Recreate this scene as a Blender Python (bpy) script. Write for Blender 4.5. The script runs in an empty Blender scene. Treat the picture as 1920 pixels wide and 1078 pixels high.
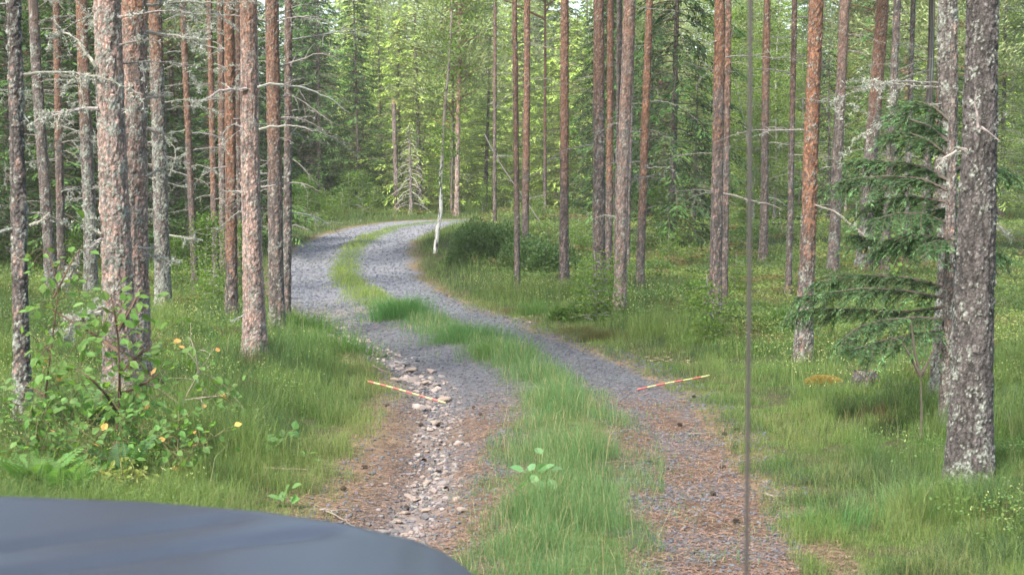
import bpy, math, random
import numpy as np
from mathutils import Vector

# ------------------------------------------------------------------ camera, world, sun, exposure
S = bpy.context.scene
C = S.collection
F = 2600.0                                    # focal length in photo pixels (1920 wide)
CAMZ = 1.67
PITCH = math.atan(164.0 / F)
cam_d = bpy.data.cameras.new('camera')
cam = bpy.data.objects.new('camera', cam_d); C.objects.link(cam)
cam_d.sensor_width = 36; cam_d.lens = F / 1920 * 36
cam_d.clip_start = 0.05; cam_d.clip_end = 1500
cam.location = (0, 0, CAMZ); cam.rotation_euler = (math.pi / 2 - PITCH, 0, 0)
cam_d.dof.use_dof = True; cam_d.dof.focus_distance = 16; cam_d.dof.aperture_fstop = 7
S.camera = cam

SUN_EL, SUN_AZ = math.radians(52), math.radians(215)      # azimuth clockwise from +Y: from behind, left
w = bpy.data.worlds.new('World'); S.world = w; w.use_nodes = True
nt = w.node_tree; bg = nt.nodes['Background']
sky = nt.nodes.new('ShaderNodeTexSky'); sky.sky_type = 'NISHITA'; sky.sun_disc = False
sky.sun_elevation = SUN_EL; sky.sun_rotation = SUN_AZ; sky.air_density = 1.4; sky.dust_density = 3.0
nt.links.new(sky.outputs[0], bg.inputs[0]); bg.inputs[1].default_value = 0.15
sl = bpy.data.lights.new('sun', 'SUN'); sl.energy = 3.2; sl.angle = math.radians(9); sl.color = (1, 0.95, 0.86)
sun = bpy.data.objects.new('sun', sl); C.objects.link(sun)
sd = Vector((math.sin(SUN_AZ) * math.cos(SUN_EL), math.cos(SUN_AZ) * math.cos(SUN_EL), math.sin(SUN_EL)))
sun.rotation_euler = sd.to_track_quat('Z', 'Y').to_euler(); sun.location = (-20, -20, 40)
S.view_settings.view_transform = 'Standard'; S.view_settings.look = 'None'
S.view_settings.exposure = 1.55; S.view_settings.gamma = 1
S.render.engine = 'CYCLES'
cy = S.cycles
cy.volume_bounces = 0
cy.use_denoising = True; cy.max_bounces = 7; cy.diffuse_bounces = 4; cy.glossy_bounces = 2
cy.transmission_bounces = 4; cy.sample_clamp_indirect = 4; cy.caustics_reflective = False; cy.caustics_refractive = False

R = np.random.default_rng(7)
random.seed(7)

# ------------------------------------------------------------------ numpy helpers
def nz(v, ax=-1):
    return v / (np.linalg.norm(v, axis=ax, keepdims=True) + 1e-12)

def hsh(ix, iy, iz, k=0):
    h = (ix.astype(np.int64) * 73856093) ^ (iy.astype(np.int64) * 19349663) ^ (iz.astype(np.int64) * 83492791) ^ (k * 2654435761)
    h = (h ^ (h >> 13)) * 1274126177 & 0xffffffff
    h = (h ^ (h >> 16)) * 2246822519 & 0xffffffff
    h = h ^ (h >> 15)
    return (h & 0xffffff) / float(0x1000000)

def vn(x, y, z=None):                          # value noise 0..1
    x = np.asarray(x, float); y = np.asarray(y, float)
    z = np.zeros_like(x) if z is None else np.asarray(z, float)
    i, j, k = np.floor(x), np.floor(y), np.floor(z)
    u, v, t = x - i, y - j, z - k
    u = u * u * (3 - 2 * u); v = v * v * (3 - 2 * v); t = t * t * (3 - 2 * t)
    r = 0
    for a in (0, 1):
        for b in (0, 1):
            for c in (0, 1):
                r = r + hsh(i + a, j + b, k + c) * (u if a else 1 - u) * (v if b else 1 - v) * (t if c else 1 - t)
    return r

def fbm(x, y, z=None, o=4):
    s = 0; a = 0.5; q = 1.0; n = 0
    for i in range(o):
        s = s + a * vn(x * q + 13.7 * i, y * q - 7.1 * i, None if z is None else z * q + 3.3 * i); n += a
        a *= 0.5; q *= 2.03
    return s / n

def cell(P):                                   # 3-D cellular noise: F1, F2, two randoms of the cell
    b = np.floor(P)
    f1 = np.full(len(P), 9.0); f2 = np.full(len(P), 9.0); r1 = np.zeros(len(P)); r2 = np.zeros(len(P))
    for dx in (-1, 0, 1):
        for dy in (-1, 0, 1):
            for dz in (-1, 0, 1):
                c = b + (dx, dy, dz)
                x, y, z = c[:, 0], c[:, 1], c[:, 2]
                q = c + np.stack([hsh(x, y, z, 1), hsh(x, y, z, 2), hsh(x, y, z, 3)], 1)
                d = np.linalg.norm(P - q, axis=1)
                n = d < f1
                f2 = np.where(n, f1, np.minimum(f2, d))
                r1 = np.where(n, hsh(x, y, z, 4), r1); r2 = np.where(n, hsh(x, y, z, 5), r2)
                f1 = np.where(n, d, f1)
    return f1, f2, r1, r2

def mk(name, V, FL, mats, parent=None, attrs=None, smooth=False, midx=None, link=True):
    V = np.ascontiguousarray(V, dtype=np.float32)
    FL = [np.asarray(f, dtype=np.int32) for f in FL if len(f)]
    me = bpy.data.meshes.new(name)
    me.vertices.add(len(V)); me.vertices.foreach_set('co', V.ravel())
    nl = sum(f.size for f in FL); nf = sum(len(f) for f in FL)
    me.loops.add(nl); me.loops.foreach_set('vertex_index', np.concatenate([f.ravel() for f in FL]))
    me.polygons.add(nf)
    tot = np.concatenate([np.full(len(f), f.shape[1], np.int32) for f in FL])
    st = np.zeros(nf, np.int32); st[1:] = np.cumsum(tot)[:-1]
    me.polygons.foreach_set('loop_start', st); me.polygons.foreach_set('loop_total', tot)
    if midx is not None: me.polygons.foreach_set('material_index', np.asarray(midx, np.int32))
    for m in (mats if isinstance(mats, (list, tuple)) else [mats]): me.materials.append(m)
    for k, a in (attrs or {}).items():
        a = np.asarray(a, np.float32)
        if a.ndim == 2:
            at = me.attributes.new(k, 'FLOAT_COLOR', 'POINT')
            col = np.ones((len(V), 4), np.float32); col[:, :3] = a; at.data.foreach_set('color', col.ravel())
        else:
            at = me.attributes.new(k, 'FLOAT', 'POINT'); at.data.foreach_set('value', a)
    me.update(calc_edges=True)
    me.polygons.foreach_set('use_smooth', np.full(nf, bool(smooth)))
    o = bpy.data.objects.new(name, me)
    if link: C.objects.link(o)
    if parent: o.parent = parent
    return o

class Acc:
    def __init__(s): s.V = []; s.F = {}; s.T = []; s.n = 0
    def add(s, V, FL, T=None):
        V = np.asarray(V, float).reshape(-1, 3)
        for f in FL:
            f = np.asarray(f)
            if len(f): s.F.setdefault(f.shape[1], []).append(f + s.n)
        s.V.append(V); s.n += len(V)
        T = np.asarray((0.5, 0.5, 0.5) if T is None else T, float)
        s.T.append(np.broadcast_to(T, (len(V), 3)) if T.ndim == 1 else T)
    def build(s, name, mat, parent=None, smooth=False, link=True):
        return mk(name, np.concatenate(s.V), [np.concatenate(f) for f in s.F.values()], mat, parent,
                  {'tint': np.concatenate(s.T)}, smooth, link=link)

def tube(P, rad, n=6):
    P = np.asarray(P, float); k = len(P); rad = np.broadcast_to(np.asarray(rad, float), (k,))
    t = nz(np.gradient(P, axis=0))
    up = np.array([0.31, 0.17, 0.93]) if abs(nz(P[-1] - P[0])[2]) < 0.9 else np.array([1.0, 0.1, 0.0])
    a = nz(np.cross(t, up)); b = np.cross(t, a)
    th = np.arange(n) / n * 2 * math.pi
    V = P[:, None] + rad[:, None, None] * (np.cos(th)[None, :, None] * a[:, None] + np.sin(th)[None, :, None] * b[:, None])
    i = np.arange(k - 1)[:, None] * n + np.arange(n)[None]; j = np.arange(k - 1)[:, None] * n + (np.arange(n)[None] + 1) % n
    Q = np.stack([i, j, j + n, i + n], -1).reshape(-1, 4)
    V = V.reshape(-1, 3)
    V = np.vstack([V, P[-1] + t[-1] * rad[-1], P[0] - t[0] * rad[0] * .3])
    m = len(V); e = np.arange(n); b0 = (k - 1) * n
    T = np.concatenate([np.stack([b0 + e, b0 + (e + 1) % n, np.full(n, m - 2)], 1), np.stack([(e + 1) % n, e, np.full(n, m - 1)], 1)])
    return V, [Q, T]

def leaves(P, D, N, L, W, T, cup=0.12):        # folded leaf: 6-gon made of two quads
    n = len(P); D = nz(D); Sd = nz(np.cross(D, N)); N = np.cross(Sd, D)
    L = np.broadcast_to(L, (n,))[:, None]; W = np.broadcast_to(W, (n,))[:, None]
    V = np.stack([P, P + D * L * .33 - Sd * W * .5 + N * L * cup, P + D * L * .72 - Sd * W * .36 + N * L * cup * .8,
                  P + D * L - N * L * .08, P + D * L * .72 + Sd * W * .36 + N * L * cup * .8, P + D * L * .33 + Sd * W * .5 + N * L * cup], 1).reshape(-1, 3)
    o = np.arange(n)[:, None] * 6
    Q = np.concatenate([o + np.array([[0, 1, 2, 3]]), o + np.array([[0, 3, 4, 5]])])
    return V, [Q], np.repeat(T, 6, 0)

def dia(P, D, N, L, W, T):                     # small diamond leaf, needle spray
    n = len(P); D = nz(D); Sd = nz(np.cross(D, N))
    L = np.broadcast_to(L, (n,))[:, None]; W = np.broadcast_to(W, (n,))[:, None]
    V = np.stack([P, P + D * L * .45 - Sd * W * .5, P + D * L, P + D * L * .45 + Sd * W * .5], 1).reshape(-1, 3)
    return V, [np.arange(n)[:, None] * 4 + np.array([[0, 1, 2, 3]])], np.repeat(T, 4, 0)

def blades(P, L, W, H, bend, T):               # grass blades; H heading unit xy, bend 0..1
    n = len(P); L = L[:, None]; W = W[:, None]; bend = bend[:, None]
    up = np.array([0, 0, 1.0]); sd_ = np.stack([-H[:, 1], H[:, 0], np.zeros(n)], 1)
    a = R.uniform(0, math.pi, n)[:, None]; sd_ = sd_ * np.cos(a) + H * np.sin(a)
    m = P + up * L * .55 + H * L * bend * .25; t = P + up * L * (1 - .45 * bend) + H * L * bend * .85
    V = np.stack([P - sd_ * W * .5, P + sd_ * W * .5, m + sd_ * W * .38, m - sd_ * W * .38, t], 1).reshape(-1, 3)
    o = np.arange(n)[:, None] * 5
    TT = np.repeat(T, 5, 0)
    return V, [o + np.array([[0, 1, 2, 3]]), o + np.array([[3, 2, 4]])], TT

def rdir(n, flat=1.0):
    v = R.normal(size=(n, 3)); v[:, 2] *= flat; return nz(v)

def colv(n, base, var=0.25, hue=0.08):
    base = np.asarray(base, float)
    k = 1 + R.uniform(-var, var, (n, 1)); h = 1 + R.uniform(-hue, hue, (n, 3))
    return base * k * h

# ------------------------------------------------------------------ materials
def mat(name, rough=0.8, attr=True, col=(0.5, 0.5, 0.5), noise=0.0, nscale=40, bump=0.0, bscale=80, trans=0.0, spec=0.3, metal=0.0):
    m = bpy.data.materials.new(name); m.use_nodes = True; t = m.node_tree; N = t.nodes; Lk = t.links
    bs = N['Principled BSDF']; bs.inputs['Roughness'].default_value = rough
    bs.inputs['Specular IOR Level'].default_value = spec; bs.inputs['Metallic'].default_value = metal
    if attr:
        a = N.new('ShaderNodeAttribute'); a.attribute_name = 'tint'; out = a.outputs['Color']
    else:
        a = N.new('ShaderNodeRGB'); a.outputs[0].default_value = (*col, 1); out = a.outputs[0]
    if noise > 0:
        tc = N.new('ShaderNodeTexCoord'); nn = N.new('ShaderNodeTexNoise'); nn.inputs['Scale'].default_value = nscale
        nn.inputs['Detail'].default_value = 6; Lk.new(tc.outputs['Object'], nn.inputs['Vector'])
        mr = N.new('ShaderNodeMapRange'); mr.inputs[1].default_value = .25; mr.inputs[2].default_value = .75
        mr.inputs[3].default_value = 1 - noise; mr.inputs[4].default_value = 1 + noise
        Lk.new(nn.outputs['Fac'], mr.inputs[0])
        mu = N.new('ShaderNodeVectorMath'); mu.operation = 'SCALE'; Lk.new(out, mu.inputs[0]); Lk.new(mr.outputs[0], mu.inputs['Scale'])
        out = mu.outputs[0]
    Lk.new(out, bs.inputs['Base Color'])
    if bump > 0:
        tc = N.new('ShaderNodeTexCoord'); nn = N.new('ShaderNodeTexNoise'); nn.inputs['Scale'].default_value = bscale
        nn.inputs['Detail'].default_value = 8; Lk.new(tc.outputs['Object'], nn.inputs['Vector'])
        bp = N.new('ShaderNodeBump'); bp.inputs['Strength'].default_value = bump; bp.inputs['Distance'].default_value = 0.02
        Lk.new(nn.outputs['Fac'], bp.inputs['Height']); Lk.new(bp.outputs[0], bs.inputs['Normal'])
    if trans > 0:
        tr = N.new('ShaderNodeBsdfTranslucent'); mx = N.new('ShaderNodeMixShader'); mx.inputs[0].default_value = trans
        g = N.new('ShaderNodeMix'); g.data_type = 'RGBA'; g.blend_type = 'MULTIPLY'; g.inputs[0].default_value = 1
        g.inputs[7].default_value = (1.5, 1.5, 0.7, 1); Lk.new(out, g.inputs[6]); Lk.new(g.outputs[2], tr.inputs[0])
        Lk.new(bs.outputs[0], mx.inputs[1]); Lk.new(tr.outputs[0], mx.inputs[2])
        Lk.new(mx.outputs[0], N['Material Output'].inputs[0])
    return m

M_bark = mat('bark', 0.92, noise=0.4, nscale=110, bump=0.6, bscale=150)
M_twig = mat('dead_wood', 0.9, noise=0.3, nscale=50)
M_leaf = mat('leaf', 0.55, trans=0.48, spec=0.35)
M_needle = mat('needles', 0.65, trans=0.25, spec=0.25)
M_grass = mat('grass', 0.6, trans=0.35, spec=0.3)
M_stone = mat('stone', 0.9, noise=0.3, nscale=35, bump=0.5, bscale=60)
M_gravel = mat('gravel', 0.9, noise=0.2, nscale=60)
M_litter = mat('litter', 0.9)
M_ground = mat('ground', 0.97, noise=0.35, nscale=14, bump=0.8, bscale=45, spec=0.1)

# ------------------------------------------------------------------ terrain
_yk = [-60, 0, 27, 30, 33, 37, 42, 46, 50, 54, 60, 80, 110, 150, 250]
_zk = [0, 0, 0, .06, .2, .46, .62, .75, .86, .92, 1.05, 1.7, 3.6, 7.5, 18]
def base_h(X, Y): return np.interp(Y, _yk, _zk)

def pix_base(px, py):
    d = np.array([(px - 960) / F, 1.0, -(py - 539) / F]); c, s = math.cos(-PITCH), math.sin(-PITCH)
    d = np.array([d[0], d[1] * c - d[2] * s, d[1] * s + d[2] * c])
    return d

def hit(px, py, hf, tmax=160):
    d = pix_base(px, py); t = np.arange(3, tmax, 0.05)
    X, Y, Z = d[0] * t, d[1] * t, CAMZ + d[2] * t
    g = hf(X, Y) > Z
    i = int(np.argmax(g)) if g.any() else len(t) - 1
    return X[i], Y[i]

LRUT = [(770, 1000), (790, 900), (848, 800), (880, 740), (860, 690), (790, 650), (700, 610), (640, 580), (594, 550), (583, 520), (588, 490), (608, 460), (645, 440), (690, 426)]
RRUT = [(1350, 1000), (1345, 900), (1290, 800), (1205, 740), (1112, 690), (1015, 650), (900, 610), (818, 580), (748, 550), (714, 520), (712, 490), (733, 460), (765, 440), (800, 426)]
_l = np.array([hit(a, b, base_h) for a, b in LRUT]); _r = np.array([hit(a, b, base_h) for a, b in RRUT])
road_end = [(-2.6, 51.5), (0.5, 54.0), (5, 55.5), (14, 56)]
cen = np.vstack([[(0.24, -60), (0.24, 4.0)], (_l + _r) / 2])
cen = np.vstack([cen, road_end])
# smooth resample
def resample(P, step=0.4, it=3):
    P = np.asarray(P, float); d = np.r_[0, np.cumsum(np.linalg.norm(np.diff(P, axis=0), axis=1))]
    s = np.arange(0, d[-1], step); Q = np.stack([np.interp(s, d, P[:, i]) for i in range(P.shape[1])], 1)
    for _ in range(it): Q[1:-1] = (Q[:-2] + 2 * Q[1:-1] + Q[2:]) / 4
    return Q
cenp = resample(cen, 0.4, 8)
GUL = [hit(a, b, base_h) for a, b in [(740, 1000), (775, 940), (808, 890), (822, 840), (815, 800), (825, 760), (810, 720), (770, 690), (720, 662), (660, 625), (620, 600), (590, 575)]]
gulp = resample(GUL, 0.25, 3)

def poly_dist(X, Y, P):                        # distance, signed side, arclength fraction index
    sh = X.shape; x = X.ravel(); y = Y.ravel()
    best = np.full(x.size, 1e9); sg = np.zeros(x.size)
    near = (x > P[:, 0].min() - 8) & (x < P[:, 0].max() + 8) & (y > P[:, 1].min() - 8) & (y < P[:, 1].max() + 8)
    idx = np.nonzero(near)[0]
    for c0 in range(0, len(idx), 60000):
        ii = idx[c0:c0 + 60000]; q = np.stack([x[ii], y[ii]], 1)
        bb = np.full(len(ii), 1e9); ss = np.zeros(len(ii))
        lo, hi = q[:, 1].min() - 9, q[:, 1].max() + 9
        for k in range(len(P) - 1):
            a, b = P[k], P[k + 1]
            if max(a[1], b[1]) < lo or min(a[1], b[1]) > hi: continue
            ab = b - a; L2 = ab @ ab
            t = np.clip(((q - a) @ ab) / L2, 0, 1); r = q - a - t[:, None] * ab
            dd = r[:, 0] ** 2 + r[:, 1] ** 2; m = dd < bb
            bb = np.where(m, dd, bb); ss = np.where(m, np.sign(ab[0] * r[:, 1] - ab[1] * r[:, 0]), ss)
        best[ii] = np.sqrt(bb); sg[ii] = ss
    best = np.minimum(best, 50)
    return best.reshape(sh), sg.reshape(sh)     # sg >0: left of the road

def sst(a, b, x):
    t = np.clip((x - a) / (b - a), 0, 1); return t * t * (3 - 2 * t)

def fields(X, Y):
    X = np.asarray(X, float); Y = np.asarray(Y, float)
    d, sg = poly_dist(X, Y, cenp); g, _ = poly_dist(X, Y, gulp)
    return d, sg, g

def height(X, Y, fl=None):
    X = np.asarray(X, float); Y = np.asarray(Y, float)
    d, sg, g = fields(X, Y) if fl is None else fl
    h = base_h(X, Y)
    off = sst(1.5, 2.8, d)
    h = h + off * (0.10 + 0.16 * (fbm(X * .45, Y * .45) - .4)) * sst(2, 6, Y + 6)
    h = h + off * sst(2.2, 4, d) * 0.10 * (fbm(X * 1.7 + 9, Y * 1.7) - .5)
    h = h + 0.03 * (1 - sst(0.1, 0.5, d)) - 0.035 * np.exp(-((d - .8) / .35) ** 2)
    h = h + 0.025 * (fbm(X * 5, Y * 5) - .5) + 0.012 * (fbm(X * 19, Y * 19) - .5)
    h = h - 0.07 * np.exp(-(g / .22) ** 2) * sst(0.35, .6, fbm(X * 1.3 + 5, Y * 1.3 + 2) + .2)
    # bush mound and the rise that hides the far road
    h = h + 0.42 * np.exp(-(((X + 0.6) / 2.4) ** 2 + ((Y - 35.0) / 3.0) ** 2))
    h = h + 0.35 * np.exp(-(((X - 1.0) / 3.0) ** 2 + ((Y - 47) / 4.0) ** 2)) * sst(1.6, 3.5, d)
    return h

def G(px, py): 
    # ground point under a pixel of the photograph: march on the full terrain
    dr = pix_base(px, py); t = np.arange(3, 150, 0.1)
    X, Y, Z = dr[0] * t, dr[1] * t, CAMZ + dr[2] * t
    g = height(X, Y) > Z
    i = int(np.argmax(g)) if g.any() else len(t) - 1
    return np.array([X[i], Y[i], float(height(np.array([X[i]]), np.array([Y[i]]))[0])])

def up_at(px, py, Y):                          # world point seen at px,py at depth Y
    d = pix_base(px, py); t = Y / d[1]; return np.array([d[0] * t, Y, CAMZ + d[2] * t])

def pxm(Y): return F / Y                       # photo pixels per metre

def axis_fine(a, b, lo, hi, step, grow):
    mid = list(np.arange(a, b, step)); L_ = []; x = a; s = step
    while x > lo: s *= grow; x -= s; L_.append(x)
    R_ = []; x = mid[-1]; s = step
    while x < hi: s *= grow; x += s; R_.append(x)
    return np.array(L_[::-1] + mid + R_)
gx = axis_fine(-3.2, 3.2, -160, 160, 0.028, 1.022)
gy = axis_fine(6, 13, -60, 260, 0.03, 1.008)
GX, GY = np.meshgrid(gx, gy)
FL_ = fields(GX, GY)
GZ = height(GX, GY, FL_)
gd, gs, gg = FL_

def dd(d, s, Y): return d + np.where(s < 0, .44, .18) * sst(26, 14, Y) * sst(.9, 1.1, d)
# ground colours (what each patch is made of)
def ground_col(X, Y, d, s, g):
    n1 = fbm(X * .9 + 3, Y * .9)[..., None]; n2 = fbm(X * 6, Y * 6)[..., None]; n3 = fbm(X * 2.5 + 40, Y * 2.5)[..., None]
    moss = np.array([.05, .08, .02]); soil = np.array([.05, .05, .025]); dry = np.array([.12, .10, .045])
    c = moss * (1 - sst(.45, .6, n2)) + soil * sst(.45, .6, n2)
    c = c * (1 - .25 * sst(.6, .75, n3)) + dry * .25 * sst(.6, .75, n3)
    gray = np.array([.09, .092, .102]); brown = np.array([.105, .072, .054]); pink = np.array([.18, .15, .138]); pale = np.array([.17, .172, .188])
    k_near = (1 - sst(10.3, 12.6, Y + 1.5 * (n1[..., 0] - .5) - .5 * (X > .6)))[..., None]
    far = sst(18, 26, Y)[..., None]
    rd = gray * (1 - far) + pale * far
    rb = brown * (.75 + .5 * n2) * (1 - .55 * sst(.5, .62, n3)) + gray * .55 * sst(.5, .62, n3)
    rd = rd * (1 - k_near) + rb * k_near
    ru = sst(.15, .5, (d + .35 * (n2[..., 0] - .5)))[..., None]
    dc = 1 - sst(.12, .45, d + .4 * (n2[..., 0] - .5))[..., None]
    rd = rd * (1 - .75 * dc) + moss * 1.2 * .75 * dc
    pk = np.exp(-(g / .20) ** 2)[..., None] * (.35 + .65 * sst(.42, .58, n1))
    pk = np.maximum(pk, (np.exp(-((X + 2.4) / .9) ** 2 - ((Y - 20.5) / 2.6) ** 2))[..., None] * sst(.35, .6, n3) * (d[..., None] < 1.5))
    rd = rd * (1 - pk) + pink * (.7 + .6 * n2) * pk
    d = dd(d, s, Y)
    edge = sst(1.25, 1.7, d + .5 * (n1[..., 0] - .5) + .25 * (n2[..., 0] - .5))[..., None]
    bord = np.exp(-((d - 1.5) / .25) ** 2)[..., None] * .8
    c = rd * (1 - edge) + (c * (1 - bord) + np.array([.17, .12, .075]) * (.6 + .8 * n2) * bord) * edge
    return c
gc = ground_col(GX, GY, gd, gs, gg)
nyg, nxg = GX.shape
idx = np.arange(nyg * nxg).reshape(nyg, nxg)
Q = np.stack([idx[:-1, :-1], idx[:-1, 1:], idx[1:, 1:], idx[1:, :-1]], -1).reshape(-1, 4)
Vg = np.stack([GX, GY, GZ], -1).reshape(-1, 3)
dq = gd.ravel()[Q].mean(1)
def sub(mask, name):
    q = Q[mask]; u, inv = np.unique(q, return_inverse=True)
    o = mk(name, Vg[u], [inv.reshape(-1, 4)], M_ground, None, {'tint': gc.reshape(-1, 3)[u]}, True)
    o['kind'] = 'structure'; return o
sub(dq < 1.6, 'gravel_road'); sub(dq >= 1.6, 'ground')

# ------------------------------------------------------------------ tagging
def empty(name, loc):
    o = bpy.data.objects.new(name, None); C.objects.link(o); o.location = loc; o.empty_display_size = .2; return o
def tag(o, label, cat, group=None, kind=None):
    o['label'] = label; o['category'] = cat
    if group: o['group'] = group
    if kind: o['kind'] = kind
    return o
def stuff(o, label, cat): return tag(o, label, cat, kind='stuff')

LIT = [(-4.7, 57.5, 2.0), (-4.2, 50, 2.6), (-6.5, 47, 2.4), (-4.6, 31, 2.2), (-2.6, 20.5, 1.5), (-3.3, 12, .8), (-2.7, 14.7, .7), (5, 33, 2), (12, 30, 2)]   # spots kept in sun: blocking trees left out, unseen crowns shrunk
def in_sun_lane(x, y, rad, t0, t1):
    u = (math.sin(SUN_AZ), math.cos(SUN_AZ))
    for a_, b_, w_ in LIT:
        t = (x - a_) * u[0] + (y - b_) * u[1]; p = abs((x - a_) * u[1] - (y - b_) * u[0])
        if t0 < t < t1 and p < w_ + rad: return True
    return False
# ------------------------------------------------------------------ trees: trunks with flaky bark
def trunk_arrays(pts, rads, Yd, cellw=0.035, orange_z=2.6, orange=1.0, lichen=0.25, grey=0.3, seed=0, flare=True, zvis=None, amp=1.0, pinks=.25):
    """pts: local polyline of the trunk axis; fine rows up to zvis, coarse above"""
    pts = np.asarray(pts, float); rads = np.asarray(rads, float)
    zs = pts[:, 2]
    zvis = min(zvis or zs[-1], zs[-1])
    px = F / Yd * 0.533                        # render pixels per metre
    circ = 2 * math.pi * rads[0]
    na = int(np.clip(circ * px * 1.1, 14, 130)); dz = max(1.1 / px, 0.0055)
    z = np.r_[np.arange(-0.15, zvis, dz), np.linspace(zvis + .1, zs[-1], 24)] if zvis < zs[-1] - .3 else np.arange(-0.15, zs[-1], dz)
    cx = np.interp(z, zs, pts[:, 0]); cyy = np.interp(z, zs, pts[:, 1]); rr = np.interp(z, zs, rads)
    wob = rads[0] * .25
    cx = cx + wob * (vn(z * .6 + seed * 3.1, z * 0 + 1) - .5) * np.clip(z, 0, 1); cyy = cyy + wob * (vn(z * .6 + seed * 7.7, z * 0 + 5) - .5)
    if flare: rr = rr * (1 + .42 * np.exp(-np.clip(z + .05, 0, 9) / .2) + .08 * np.exp(-z / .9))
    th = np.arange(na) / na * 2 * math.pi
    ZZ, TH = np.meshgrid(z, th, indexing='ij'); RR = np.repeat(rr[:, None], na, 1)
    lob = 1 + .05 * (vn(np.cos(TH) * 1.3 + seed, np.sin(TH) * 1.3, ZZ * .9) - .5) * 2 + (.10 * np.exp(-np.clip(ZZ, 0, 9) / .25) * np.sin(TH * 4 + seed) if flare else 0)
    RR = RR * lob
    cw = cellw * .72
    Pn = np.stack([RR * np.cos(TH) / cw + seed * 11.3, RR * np.sin(TH) / cw, ZZ / (cw * 1.9)], -1).reshape(-1, 3)
    wn = fbm(Pn[:, 0] * .8, Pn[:, 1] * .8, Pn[:, 2] * .8, 2)
    f1, f2, c1, c2 = cell(Pn + (wn[:, None] - .5) * .9)
    edge = np.clip((f2 - f1) * 3.0, 0, 1)
    g1, g2, k1, k2 = cell(Pn * 2.3 + 50)
    fine = np.clip((g2 - g1) * 3, 0, 1)
    disp = ((c1 - .4) * .008 + edge * .004 + (k1 - .5) * .004 + fine * .0025 + .007 * np.clip(c2 - .8, 0, 1) * 5 * edge) * amp * np.clip(cw / .03, .5, 1.4)
    RRd = RR.reshape(-1) + disp - .006 * amp * np.clip(1 - 6.4 * abs(fbm(Pn[:, 0] * .55, Pn[:, 1] * .55, Pn[:, 2] * .16, 2) - .5), 0, 1)
    X = cx.repeat(na) + RRd * np.cos(TH.ravel()); Y = cyy.repeat(na) + RRd * np.sin(TH.ravel())
    V = np.stack([X, Y, ZZ.ravel()], 1)
    zr = ZZ.ravel()
    og = sst(-.7, .9, zr - orange_z + 1.6 * (fbm(Pn[:, 0] * .15, Pn[:, 1] * .15, Pn[:, 2] * .12, 2) - .5) + .8 * (c2 - .5)) * orange
    gr = np.array([.116, .102, .100]); gr2 = np.array([.235, .195, .18]); oc = np.array([.25, .115, .065]); oc2 = np.array([.17, .11, .085])
    b = gr * (1 - grey) + gr2 * grey
    b = b[None] * (.7 + .55 * c1[:, None]) 
    pt_ = .9 - .55 * pinks; pinkish = (c2 > pt_)[:, None] * np.array([.26, .18, .155]) * (.7 + .6 * k1[:, None]) * (1 + .25 * pinks); b = np.where(c2[:, None] > pt_, pinkish, b)
    oo = np.where(k2[:, None] > .5, oc, oc2) * (.6 + .8 * c1[:, None])
    col = b * (1 - og[:, None]) + oo * og[:, None]
    fur = np.clip(1 - 3.2 * abs(fbm(Pn[:, 0] * .55, Pn[:, 1] * .55, Pn[:, 2] * .16, 2) - .5) * 2, 0, 1)[:, None] * (1 - og[:, None]); col *= 1 - .45 * fur
    mic = hsh(np.floor(Pn[:, 0] * 3.1), np.floor(Pn[:, 1] * 3.1), np.floor(Pn[:, 2] * 4.3), 9)[:, None]
    col *= (.5 + .5 * edge[:, None]) * (.75 + .25 * fine[:, None]) * (.72 + .6 * mic) * (1.12 + .5 * max(0, pinks - .3))
    ln = fbm(Pn[:, 0] * .35 + 3, Pn[:, 1] * .35, Pn[:, 2] * .5, 3); ln2 = fbm(Pn[:, 0] * 2.2, Pn[:, 1] * 2.2, Pn[:, 2] * 4, 2)
    lm = sst(.63, .68, ln * .42 + ln2 * .30 + k2 * .18 + lichen * .30 * (1 - .55 * og) + (.05 * np.exp(-np.clip(zr, 0, 99) / .8) if lichen > .22 else 0) + .10 * (c2 - .5))
    col = col * (1 - lm[:, None]) + np.array([.33, .35, .31]) * (.55 + .6 * k1[:, None]) * (.5 + .5 * fine[:, None]) * lm[:, None]
    V += (lm * .004)[:, None] * np.stack([np.cos(TH.ravel()), np.sin(TH.ravel()), 0 * zr], 1)
    nz_ = len(z); i = np.arange(nz_ - 1)[:, None] * na + np.arange(na)[None]; j = np.arange(nz_ - 1)[:, None] * na + (np.arange(na)[None] + 1) % na
    return V, np.stack([i, j, j + na, i + na], -1).reshape(-1, 4), col

def curve(p0, d0, L, droop, n=8, wig=.08):
    p = np.array(p0, float); d = nz(np.array(d0, float)); out = [p.copy()]; st = L / (n - 1)
    for i in range(n - 1):
        d = nz(d + np.array([0, 0, -droop / n]) + R.normal(size=3) * wig); p = p + d * st; out.append(p.copy())
    return np.array(out)

def lichen_tufts(acc, P, dens, size=.03):
    n = max(1, int(dens * len(P))); q = P[R.integers(0, len(P), n)] + R.normal(size=(n, 3)) * size * .35
    k = 7
    q = np.repeat(q, k, 0); D = rdir(len(q)); D[:, 2] -= .3
    acc.add(*dia(q, D, rdir(len(q)), size * R.uniform(.5, 1.3, len(q)), size * .16, colv(len(q), (.34, .36, .31), .35)))

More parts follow.
